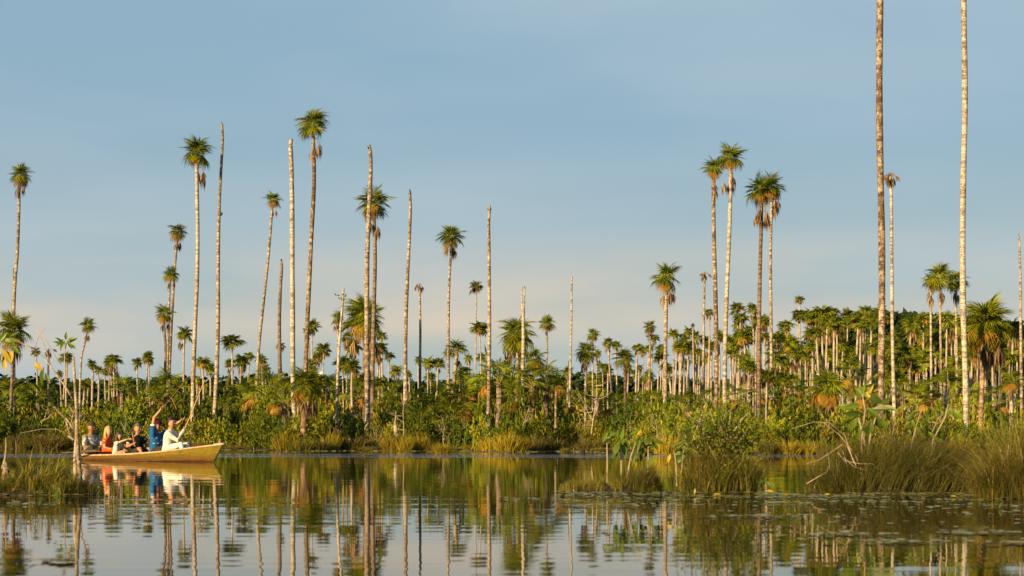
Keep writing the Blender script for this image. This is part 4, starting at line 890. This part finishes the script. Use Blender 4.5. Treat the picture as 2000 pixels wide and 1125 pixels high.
for px, py, w_, lab in [(1137, 886, 14, 'dark rotten stump in the water below the dim brown palm'), (1157, 886, 5, 'tiny dark stub in the water right of the rotten stump'), (1190, 868, 0, '')]:
    if not w_: continue
    Y = CAMH * F / (py - HY + 2); root = thing('stump', G(px, Y, -.05), lab, 'stump'); mb = MB(); pix_tube(mb, [(px, py + 4), (px, py - 4), (px + 2, py - 9)], Y, w_, w_ * .6, root, 7); mb.obj('trunk', M['mud'], root)

# ------------------------------------------------------------------ the boat
BX = Vector((-11.55, 46.3, 0)); BH = R_(-43.9); BK = 6.15 / 5.42
boat = thing('canoe', BX, 'long wooden canoe with worn yellow green paint carrying six people', 'boat', rz=BH)
B2W = Matrix.Translation(BX) @ Matrix.Rotation(BH, 4, 'Z'); W2B = B2W.inverted()
ST = [x * BK for x in (0, .6, 1.4, 2.4, 3.4, 4.2, 4.8, 5.2, 5.42)]
HB = [.14, .28, .40, .46, .46, .40, .27, .12, .025]
GZ = [.135, .135, .145, .175, .228, .295, .362, .41, .435]
BB = [.09, .20, .30, .36, .34, .25, .13, .05, .012]
BS = [x * BK for x in (0, .6, 1.4, 2.4, 3.35, 4.1, 4.55, 4.85, 4.98)]
def hull_shell(off, flip):
    mb = MB(); rows = []
    for i in range(len(ST)):
        hb, bb = max(.004, HB[i] - off), max(.002, BB[i] - off); zb = -.09 + off
        sec = []
        for sgn in (-1, 1):
            pts = []
            for t in (0, .33, .66, 1):
                y = lerp(hb, bb, t ** 1.35); x = lerp(ST[i], BS[i], t); z = lerp(GZ[i], zb, t)
                pts.append((x, sgn * y, z))
            sec.append(pts)
        rows.append(sec[0] + sec[1][::-1])
    k = len(rows[0])
    for r in rows: mb.v += r
    for i in range(len(rows) - 1):
        for j in range(k - 1):
            q = (i * k + j, i * k + j + 1, (i + 1) * k + j + 1, (i + 1) * k + j); mb.f.append(q if not flip else q[::-1]); mb.m.append(0)
    e = tuple(range(k)); mb.f.append(e if flip else e[::-1]); mb.m.append(0)
    e = tuple((len(rows) - 1) * k + j for j in range(k)); mb.f.append(e[::-1] if flip else e); mb.m.append(0)
    return mb
def hull_mat():
    m, n, l, b = node_mat('hull_paint')
    tc = n.new('ShaderNodeTexCoord'); mp = n.new('ShaderNodeMapping'); mp.inputs['Scale'].default_value = (1.2, 2, 5); l.new(tc.outputs['Object'], mp.inputs[0])
    n1 = n.new('ShaderNodeTexNoise'); n1.inputs['Scale'].default_value = 2.2; n1.inputs['Detail'].default_value = 6; n1.inputs['Roughness'].default_value = .7; l.new(mp.outputs[0], n1.inputs['Vector'])
    rp = n.new('ShaderNodeValToRGB'); e = rp.color_ramp.elements; e[0].position = .36; e[0].color = (.085, .115, .010, 1); e[1].position = .66; e[1].color = (.15, .075, .010, 1)
    x = rp.color_ramp.elements.new(.5); x.color = (.17, .125, .010, 1); l.new(n1.outputs['Fac'], rp.inputs[0])
    n2 = n.new('ShaderNodeTexNoise'); n2.inputs['Scale'].default_value = 9; n2.inputs['Detail'].default_value = 5; l.new(mp.outputs[0], n2.inputs['Vector'])
    mr = n.new('ShaderNodeMapRange'); mr.inputs[1].default_value = .50; mr.inputs[2].default_value = .66; mr.inputs[4].default_value = .85; l.new(n2.outputs['Fac'], mr.inputs[0])
    mx = n.new('ShaderNodeMixRGB'); mx.inputs[2].default_value = (.075, .045, .018, 1); l.new(mr.outputs[0], mx.inputs[0]); l.new(rp.outputs[0], mx.inputs[1])
    sz = n.new('ShaderNodeSeparateXYZ'); l.new(tc.outputs['Object'], sz.inputs[0])
    wz = n.new('ShaderNodeMath'); wz.operation = 'MULTIPLY_ADD'; wz.inputs[1].default_value = .16; l.new(n1.outputs['Fac'], wz.inputs[0]); l.new(sz.outputs[2], wz.inputs[2])
    m1 = n.new('ShaderNodeMapRange'); m1.inputs[1].default_value = .30; m1.inputs[2].default_value = .12; l.new(wz.outputs[0], m1.inputs[0])
    x1 = n.new('ShaderNodeMixRGB'); x1.inputs[2].default_value = (.085, .038, .007, 1); l.new(m1.outputs[0], x1.inputs[0]); l.new(mx.outputs[0], x1.inputs[1])
    m3 = n.new('ShaderNodeMapRange'); m3.inputs[1].default_value = .125; m3.inputs[2].default_value = .095; l.new(wz.outputs[0], m3.inputs[0])
    x2 = n.new('ShaderNodeMixRGB'); x2.inputs[2].default_value = (.035, .018, .008, 1); l.new(m3.outputs[0], x2.inputs[0]); l.new(x1.outputs[0], x2.inputs[1])
    l.new(x2.outputs[0], b.inputs['Base Color']); b.inputs['Roughness'].default_value = .6; b.inputs['Specular IOR Level'].default_value = .12
    return m
M['hull'] = hull_mat(); M['hull_in'] = plain_mat('hull_inside', (.16, .10, .05), .8, .3, 7); M['rail'] = plain_mat('rail_paint', (.37, .27, .19), .6, .25, 9)
hull_shell(0, False).obj('hull', M['hull'], boat); hull_shell(.022, True).obj('hull_lining', M['hull_in'], boat)
for sgn in (-1, 1):
    mb = MB(); mb.tube([(ST[i], sgn * (HB[i] - .008), GZ[i] + .006) for i in range(len(ST))], .021, 6); mb.obj('gunwale', M['rail'], boat)
mb = MB(); mb.tube([(x * BK, 0, z) for x, z in ((5.43, .445), (5.31, .29), (5.13, .08), (5.0, -.09))], [.022, .024, .024, .022], 6); mb.obj('stem_post', plain_mat('dark_stem', (.035, .04, .02), .7), boat)
for sgn in (-1, 1):
    for t in (.30, .62):
        mb = MB(); mb.tube([(lerp(ST[i], BS[i], t), sgn * (lerp(HB[i], BB[i], t ** 1.35) + .001), lerp(GZ[i], -.09, t)) for i in range(len(ST))], .0055, 4); mb.obj('plank_seam', M['twig_dark'], boat)
mb = MB(); mb.tube([(5.12 * BK, 0, .415), (5.46 * BK, 0, .452)], [.045, .028], 6); mb.obj('bow_cap', M['rail'], boat)
mb = MB(); mb.tube([(5.30 * BK, .0, .44), (5.30 * BK, 0, .51)], [.014, .018], 6); mb.tube([(5.30 * BK + .03 * math.cos(t), 0, .53 + .03 * math.sin(t)) for t in [i * .7854 for i in range(9)]], .010, 5); mb.obj('bow_ring', M['twig'], boat)
for x in (.55, 1.3, 2.0, 2.85, 3.5, 4.3):
    z = interp(list(zip(ST, GZ)), x) - .06; hb = interp(list(zip(ST, HB)), x) - .03
    mb = MB()
    for (z0, z1) in ((z, z + .022),):
        v = [(x - .1, -hb, z0), (x + .1, -hb, z0), (x + .1, hb, z0), (x - .1, hb, z0), (x - .1, -hb, z1), (x + .1, -hb, z1), (x + .1, hb, z1), (x - .1, hb, z1)]
        mb.v += v; mb.f += [(3, 2, 1, 0), (4, 5, 6, 7), (0, 1, 5, 4), (1, 2, 6, 5), (2, 3, 7, 6), (3, 0, 4, 7)]; mb.m += [0] * 6
    mb.obj('bench', M['hull_in'], boat)
mb = MB(); mb.v += [(.1, -.12, .03), (4.4, -.2, .03), (4.4, .2, .03), (.1, .12, .03), (2.4, -.34, .03), (2.4, .34, .03)]; mb.f += [(0, 4, 5, 3), (4, 1, 2, 5)]; mb.m += [0, 0]; mb.obj('floor_boards', M['hull_in'], boat)
pd = thing('paddle', B2W @ Vector((-.3, .1, .2)), 'dark wooden paddle lying across the stern behind the man in the cap', 'paddle')
mb = MB(); mb.tube([W(122, 884, 45.8) - pd.location, W(160, 883, 45.4) - pd.location, W(196, 881, 45) - pd.location], [.016, .018, .018], 6); mb.obj('shaft', M['twig_dark'], pd)
mb = MB(); q = [W(160, 882, 45.5) - pd.location, W(195, 880, 45.1) - pd.location]; s_ = Vector((.05, .09, .0))
mb.v += [tuple(q[0] - s_), tuple(q[1] - s_), tuple(q[1] + s_), tuple(q[0] + s_)] + [tuple(Vector((0, 0, .025)) + x) for x in (q[0] - s_, q[1] - s_, q[1] + s_, q[0] + s_)]
mb.f += [(3, 2, 1, 0), (4, 5, 6, 7), (0, 1, 5, 4), (1, 2, 6, 5), (2, 3, 7, 6), (3, 0, 4, 7)]; mb.m += [0] * 6; mb.obj('blade', M['twig_dark'], pd)

# ------------------------------------------------------------------ people
def cloth_mat(name, col, col2=None, thr=.5):
    m, n, l, b = node_mat(name); tc = n.new('ShaderNodeTexCoord')
    nz = n.new('ShaderNodeTexNoise'); nz.inputs['Scale'].default_value = 9; nz.inputs['Detail'].default_value = 3; l.new(tc.outputs['Object'], nz.inputs['Vector'])
    rp = n.new('ShaderNodeValToRGB'); e = rp.color_ramp.elements; e[0].position = .35; e[0].color = tuple(c * .82 for c in col) + (1,); e[1].position = .65; e[1].color = tuple(min(1, c * 1.08) for c in col) + (1,)
    l.new(nz.outputs['Fac'], rp.inputs[0]); out = rp.outputs[0]
    if col2:   # a pale print on the chest
        sp = n.new('ShaderNodeSeparateXYZ'); l.new(tc.outputs['Object'], sp.inputs[0])
        def mt(op, a, v):
            t = n.new('ShaderNodeMath'); t.operation = op; l.new(a, t.inputs[0])
            if isinstance(v, float): t.inputs[1].default_value = v
            else: l.new(v, t.inputs[1])
            return t.outputs[0]
        a = mt('GREATER_THAN', sp.outputs[0], .05); bq = mt('MULTIPLY', mt('GREATER_THAN', sp.outputs[2], .26), mt('LESS_THAN', sp.outputs[2], .44))
        n3 = n.new('ShaderNodeTexNoise'); n3.inputs['Scale'].default_value = 14; l.new(tc.outputs['Object'], n3.inputs['Vector'])
        k = mt('MULTIPLY', mt('MULTIPLY', a, bq), mt('GREATER_THAN', n3.outputs['Fac'], thr))
        mx = n.new('ShaderNodeMixRGB'); mx.inputs[2].default_value = (*col2, 1); l.new(k, mx.inputs[0]); l.new(out, mx.inputs[1]); out = mx.outputs[0]
    l.new(out, b.inputs['Base Color']); b.inputs['Roughness'].default_value = .85; b.inputs['Specular IOR Level'].default_value = .1
    bp = n.new('ShaderNodeBump'); bp.inputs['Strength'].default_value = .5; bp.inputs['Distance'].default_value = .02; l.new(nz.outputs['Fac'], bp.inputs['Height']); l.new(bp.outputs[0], b.inputs['Normal'])
    return m
def skin_obj(name, verts, edges, mat, parent, sub=2):
    """verts: (Vector, radius); grown with a Skin modifier and smoothed, then stored as a plain mesh"""
    me = bpy.data.meshes.new(name); me.from_pydata([v for v, r in verts], edges, [])
    o = bpy.data.objects.new(name, me); COL.objects.link(o)
    o.modifiers.new('skin', 'SKIN'); 
    for i, (v, r) in enumerate(verts): me.skin_vertices[0].data[i].radius = (r, r)
    me.skin_vertices[0].data[0].use_root = True
    s = o.modifiers.new('smooth', 'SUBSURF'); s.levels = sub; s.render_levels = sub
    dg = bpy.context.evaluated_depsgraph_get(); ev = o.evaluated_get(dg); m2 = bpy.data.meshes.new_from_object(ev)
    o.modifiers.clear(); o.data = m2; bpy.data.meshes.remove(me); m2.name = name
    m2.materials.clear(); m2.materials.append(mat); m2.polygons.foreach_set('use_smooth', [True] * len(m2.polygons))
    o.parent = parent; return o
SKIN = {'tan': plain_mat('skin_tan', (.34, .17, .09), .6, .1, 14, .3), 'fair': plain_mat('skin_fair', (.42, .235, .145), .6, .1, 14, .3), 'brown': plain_mat('skin_brown', (.24, .115, .06), .6, .1, 14, .3)}
M['eye'] = plain_mat('eye_dark', (.02, .015, .012), .3, .1); M['lip'] = plain_mat('lip', (.30, .11, .08), .5, .1)
HAIR = {'black': plain_mat('hair_black', (.018, .012, .009), .5, .3, 30), 'grey': plain_mat('hair_grey', (.10, .07, .05), .6, .3, 30), 'blond': plain_mat('hair_blond', (.42, .23, .08), .55, .35, 30), 'dark': plain_mat('hair_dark', (.05, .028, .016), .55, .3, 30)}

def person(label, px, lat, face_px_top, yaw, seat, skin, shirt, sleeve, pants, hair, arms, knees=None, turn=0, legs_skin=False, lean=.03, bulk=1.0, hat=None, strap=False, cuff=None, beard=None):
    # seat position along the boat so that the hips appear at the given photo column
    best = min((abs(PX(B2W @ Vector((s * .01, lat, 0))) - px), s * .01) for s in range(5, 540))[1]
    P = B2W @ Vector((best, lat, 0)); P.z = seat
    Y = P.y; top = CAMH + (HY - face_px_top) / F * Y; S = (top - seat) / .875
    root = thing('person', P, label, 'person', 'people seated in the canoe', rz=yaw); root.scale = (S, S, S)
    W2P = (Matrix.Translation(P) @ Matrix.Rotation(yaw, 4, 'Z') @ Matrix.Scale(S, 4)).inverted()
    V = Vector; b = bulk
    hx = lean * 2.2
    T = [(V((0, 0, .10)), .100 * b), (V((lean * .3, 0, .24)), .095 * b), (V((lean, 0, .38)), .10 * b), (V((lean * 1.3, 0, .47)), .075), (V((lean * 1.6, 0, .565)), .052), (V((hx, 0, .61)), .056)]
    h = Matrix.Translation((hx, 0, .605)) @ Matrix.Rotation(turn, 4, 'Z')
    hv = [(h @ V((.014, 0, .045)), .082), (h @ V((.012, 0, .12)), .104), (h @ V((-.004, 0, .205)), .088)]
    nose = [(h @ V((.092, 0, .115)), .020), (h @ V((.116, 0, .088)), .016)]
    verts = T + hv + nose; ed = [(i, i + 1) for i in range(5)] + [(5, 6), (6, 7), (7, 8), (7, 9), (9, 10)]
    for sgn in (1, -1):
        i0 = len(verts); verts.append((h @ V((-.005, sgn * .094, .10)), .022)); ed.append((7, i0))
    sh = {}; limb = {}
    for k, sgn in (('L', 1), ('R', -1)):
        sp = V((lean * 1.3, sgn * .17 * b, .465)); el, ha = arms[k]
        el = W2P @ W(el[0], el[1], Y + el[2]) if el[1] > 5 else V(el); ha = W2P @ W(ha[0], ha[1], Y + ha[2]) if ha[1] > 5 else V(ha)
        wr = el + (ha - el) * .80
        i0 = len(verts); verts += [(sp, .056), (el, .042), (wr, .030)]; ed += [(3, i0), (i0, i0 + 1), (i0 + 1, i0 + 2)]
        d = (ha - wr).normalized(); pm = wr + d * .075; verts.append((pm, .032)); ed.append((i0 + 2, i0 + 3))
        side = d.cross(V((0, .3, 1))).normalized(); nrm_ = side.cross(d)
        for f in range(4):
            q = pm + side * (.024 - f * .016) + d * .015; L = (.05, .058, .055, .042)[f]; j = len(verts)
            verts += [(q + d * L * .55, .0095), (q + d * L * .85 + nrm_ * L * .5, .008)]; ed += [(i0 + 3, j), (j, j + 1)]
        j = len(verts); verts += [(wr + d * .045 + side * .045, .011), (wr + d * .075 + side * .062 + nrm_ * .012, .009)]; ed += [(i0 + 2, j), (j, j + 1)]
        sh[k] = (sp, el, wr); limb[k] = (wr, ha, d)
    kn = knees or V((.40, .13, .22)); leg = {}
    for sgn in (1, -1):
        hp = V((.04, sgn * .09, .085)); kk = V((kn.x, sgn * kn.y, kn.z)); an = V((kn.x + .12, sgn * kn.y * .9, max(-.16 / S, kn.z - .42))); to = an + V((.13, 0, -.02))
        i0 = len(verts); verts += [(hp, .09 * b), (kk, .058), (an, .037), (to, .03)]; ed += [(0, i0), (i0, i0 + 1), (i0 + 1, i0 + 2), (i0 + 2, i0 + 3)]; leg[sgn] = (hp, kk, an)
    skin_obj('body', verts, ed, SKIN[skin], root)
    # shirt: a fitted torso and two sleeves in one mesh
    def loft(mb, rings, n=14):
        i0 = len(mb.v)
        for c, rx, ry in rings:
            for j in range(n):
                t = 6.28318 * j / n; mb.v.append((c.x + rx * math.cos(t), c.y + ry * math.sin(t), c.z))
        for i in range(len(rings) - 1):
            for j in range(n): mb.f.append((i0 + i * n + j, i0 + i * n + (j + 1) % n, i0 + (i + 1) * n + (j + 1) % n, i0 + (i + 1) * n + j)); mb.m.append(0)
    mb = MB(); q = lambda k: lean * 1.3 * k
    loft(mb, [(V((-.01, 0, -.02)), .140 * b, .175 * b), (V((q(.1), 0, .08)), .138 * b, .172 * b), (V((q(.4), 0, .20)), .128 * b, .160 * b), (V((q(.75), 0, .34)), .134 * b, .178 * b), (V((q(.95), 0, .43)), .122 * b, .192 * b),
              (V((q(1.05), 0, .485)), .098 * b, .172 * b), (V((q(1.15), 0, .525)), .074, .110), (V((q(1.3), 0, .555)), .064, .070)])
    for k in 'LR':
        sp, el, wr = sh[k]
        if sleeve == 'short': e = sp + (el - sp) * .60; mb.tube([sp + (V((lean, 0, .40)) - sp) * .25, sp, (sp + e) * .5, e], [.062, .080, .070, .066], 10)
        else: mb.tube([sp + (V((lean, 0, .40)) - sp) * .25, sp, (sp + el) * .5, el, (el + wr) * .5, wr], [.062, .080, .068, .060, .052, .042], 10)
    mb.obj('shirt', shirt, root, True)
    mb = MB(); loft(mb, [(V((0, 0, -.03)), .135 * b, .165 * b), (V((0, 0, .06)), .132 * b, .166 * b), (V((0, 0, .13)), .122 * b, .158 * b)])
    for sgn in (1, -1):
        hp, kk, an = leg[sgn]
        if legs_skin: mb.tube([hp, hp + (kk - hp) * .5, hp + (kk - hp) * .8], [.100 * b, .088, .080], 10)
        else: mb.tube([hp, (hp + kk) * .5, kk, (kk + an) * .5, an], [.100 * b, .086, .072, .066, .055], 10)
    mb.obj('trousers', pants, root, True)
    # face
    for sgn in (1, -1):
        e = MB(); c = h @ V((.082, sgn * .032, .125))
        for j in range(4):
            t = j * 1.5708
        e.tube([h @ V((.080, sgn * .034, .130)), h @ V((.100, sgn * .036, .130))], [.013, .010], 6); e.obj('eye', M['eye'], root)
    e = MB(); e.tube([h @ V((.084, -.026, .050)), h @ V((.100, 0, .048)), h @ V((.084, .026, .050))], [.006, .009, .006], 5); e.obj('mouth', M['lip'], root)
    def dome(name, mat, c, rx, ry, rz, cut, back=0, nseg=14, nr=6):
        mb = MB(); rows = []
        for i in range(nr + 1):
            ph = i / nr * cut
            rows.append([h @ V((c[0] + rx * math.sin(ph) * math.cos(t) - back * (1 - math.cos(ph)), c[1] + ry * math.sin(ph) * math.sin(t), c[2] + rz * math.cos(ph) - (back * .8 * (1 - math.cos(t)) * (i / nr) ** 2))) for t in [6.28318 * j / nseg for j in range(nseg)]])
        for r in rows: mb.v += [tuple(x) for x in r]
        for i in range(nr):
            for j in range(nseg): mb.f.append((i * nseg + j, (i + 1) * nseg + j, (i + 1) * nseg + (j + 1) % nseg, i * nseg + (j + 1) % nseg)); mb.m.append(0)
        return mb.obj(name, mat, root, True)
    if hat is None or hair == 'blond': dome('hair', HAIR[hair], (.000, 0, .155), .106, .097, .130, R_(97), .028)
    if hair in ('blond', 'dark'):
        hv2 = [(h @ V((-.055, 0, .16)), .075), (h @ V((-.095, 0, .05)), .062), (h @ V((-.11, .0, -.08)), .05), (h @ V((-.10, 0, -.20)), .028)]
        skin_obj('hair', hv2, [(0, 1), (1, 2), (2, 3)], HAIR[hair], root, 1)
        for sgn in (1, -1):
            skin_obj('hair', [(h @ V((-.02, sgn * .085, .16)), .035), (h @ V((-.03, sgn * .095, .05)), .034), (h @ V((-.03, sgn * .085, -.10)), .02)], [(0, 1), (1, 2)], HAIR[hair], root, 1)
    if hat:
        dome('cap', hat, (-.004, 0, .155), .112, .108, .138, R_(90), 0)
        mb = MB(); pts = [h @ V((.085 + .0 * t, .0, .15)) for t in (0,)]
        arc = [R_(a) for a in (-55, -28, 0, 28, 55)]
        ins = [h @ V((.100 * math.cos(a), .098 * math.sin(a), .158)) for a in arc]; outp = [h @ V((.085 + .115 * math.cos(a), .105 * math.sin(a), .140 - .0 * abs(a))) for a in arc]
        for i in range(4):
            mb.face([ins[i], outp[i], outp[i + 1], ins[i + 1]]); mb.face([x + V((0, 0, .008)) for x in (ins[i + 1], outp[i + 1], outp[i], ins[i])])
            mb.face([outp[i], outp[i] + V((0, 0, .008)), outp[i + 1] + V((0, 0, .008)), outp[i + 1]])
        mb.obj('cap_brim', hat, root)
    if beard:
        skin_obj('beard', [(h @ V((.060, -.045, .045)), .030), (h @ V((.082, 0, .022)), .036), (h @ V((.060, .045, .045)), .030)], [(0, 1), (1, 2)], HAIR[beard], root, 1)
    if strap:
        wr, ha, d = limb['L']; mb = MB(); mb.tube([wr - d * .02, wr + d * .012], .037, 8, cap=False); mb.obj('watch', M['char'], root)
    if cuff:
        for k in 'LR':
            sp, el, wr = sh[k]; a = sp + (el - sp) * .56; mb = MB(); mb.tube([a, sp + (el - sp) * .64], [.069, .068], 10, cap=False); mb.obj('sleeve_cuff', cuff, root, True)
    return root, P, limb, W2P
Lx = lambda *a: a
white = cloth_mat('white_cotton', (.50, .475, .44)); blue = cloth_mat('blue_jersey', (.012, .085, .23), (.5, .55, .6), .60); black = cloth_mat('black_cotton', (.012, .012, .013))
orange = cloth_mat('orange_red_cotton', (.62, .085, .012)); greyp = cloth_mat('grey_print_shirt', (.20, .18, .155), (.55, .56, .56)); palegrey = cloth_mat('pale_grey_cloth', (.50, .50, .47)); kahki = cloth_mat('khaki_cloth', (.28, .19, .10)); dark = cloth_mat('dark_cloth', (.035, .028, .022)); olive = cloth_mat('olive_cap', (.045, .040, .026)); wine = cloth_mat('wine_cap', (.075, .012, .022))
R0 = Vector
person('seated man in a dark cap and grey patterned long sleeved shirt', 176, -.02, 823, R_(-42), .14, 'brown', greyp, 'long', dark, 'black', {'L': ((.16, .26, .24), (.33, .05, .16)), 'R': ((.14, -.26, .24), (.33, -.04, .15))}, knees=R0((.32, .17, .2)), turn=R_(6), hat=olive, bulk=1.08)
person('seated woman with long blond hair in an orange red top', 205, -.05, 832, R_(-14), .10, 'fair', orange, 'short', orange, 'blond', {'L': ((.10, .22, .28), (.28, .12, .2)), 'R': ((.10, -.22, .27), (.30, -.10, .2))}, knees=R0((.30, .10, .22)), turn=R_(-8), lean=.05, bulk=.84)
person('small dark haired child in a white shirt stretching an arm forward', 225, -.12, 843.5, R_(-8), .09, 'fair', white, 'short', kahki, 'dark', {'R': ((235, 863, -.15), (249, 858, -.2)), 'L': ((.15, .2, .3), (.32, .1, .25))}, knees=R0((.36, .12, .2)), turn=R_(0), lean=.06, bulk=.86)
_, P4, L4, M4 = person('seated man in a black shirt holding a stick upright', 266, .0, 826.5, R_(-40), .14, 'tan', black, 'short', dark, 'grey', {'R': ((247, 873, -.25), (262, 866.5, -.42)), 'L': ((.06, .30, .26), (.22, .24, .10))}, knees=R0((.36, .15, .2)), turn=R_(8), legs_skin=True, bulk=1.16, cuff=palegrey, beard='grey')
_, P5, L5, M5 = person('man in a blue shirt and dark red cap raising one arm high', 303, .08, 820, R_(-30), .14, 'tan', blue, 'short', dark, 'black', {'R': ((301, 816, -.12), (317, 797, -.1)), 'L': ((334, 834, .12), (358, 819, .1))}, knees=R0((.38, .12, .2)), turn=R_(10), lean=.03, hat=wine, strap=True, cuff=palegrey)
_, P6, L6, M6 = person('dark haired man in a white long sleeved shirt holding a rod', 328, -.06, 813.5, R_(-24), .23, 'tan', white, 'long', palegrey, 'black', {'R': ((347, 860, -.16), (363, 834, -.22)), 'L': ((.18, .22, .26), (.44, .12, .22))}, knees=R0((.47, .13, .19)), turn=R_(-2), lean=.05, beard='dark')
# rods and stick in their hands
M['bamboo'] = plain_mat('bamboo', (.46, .27, .06), .5, .2, 12); M['stick'] = plain_mat('brown_stick', (.24, .11, .04), .6, .25, 12)
def rod(label, pts, Y, dY, w0, w1, mat):
    root = thing('fishing_rod', W(*pts[0], Y), label, 'fishing rod', 'bamboo fishing rods held in the canoe'); mb = MB()
    k = len(pts); P = [W(x, y, Y + dY * i / (k - 1)) - root.location for i, (x, y) in enumerate(pts)]
    mb.tube(P, [lerp(w0, w1, i / (k - 1)) / 2 / F * Y for i in range(k)], 6); mb.obj('pole', mat, root); return root
rod('yellow bamboo rod held by the man in white', [(359, 845), (363, 833), (378, 797), (391, 764), (400, 742)], P6.y - .22, 0, 2.0, 1.4, M['bamboo'])
rod('long thin rod slanting up right from the raised hand of the man in blue', [(308, 806), (318, 797), (345, 764), (378, 722), (405, 691)], P5.y - .1, .6, 1.0, .6, M['stick'])
rod('short yellow rod end pointing down right above the man in white', [(334, 776), (339, 786), (345, 799)], P5.y - .1, .1, 1.2, .9, M['bamboo'])
st_ = thing('stick', W(263, 872, P4.y - .42), 'brown wooden stick held upright by the man in black', 'stick'); mb = MB(); pt = [(263.5, 872), (262, 866), (260.5, 856), (258.7, 845)]
mb.tube([W(x, y, P4.y - .42) - st_.location for x, y in pt], [.018, .018, .019, .02], 7); mb.obj('pole', M['stick'], st_)

finish_labels()
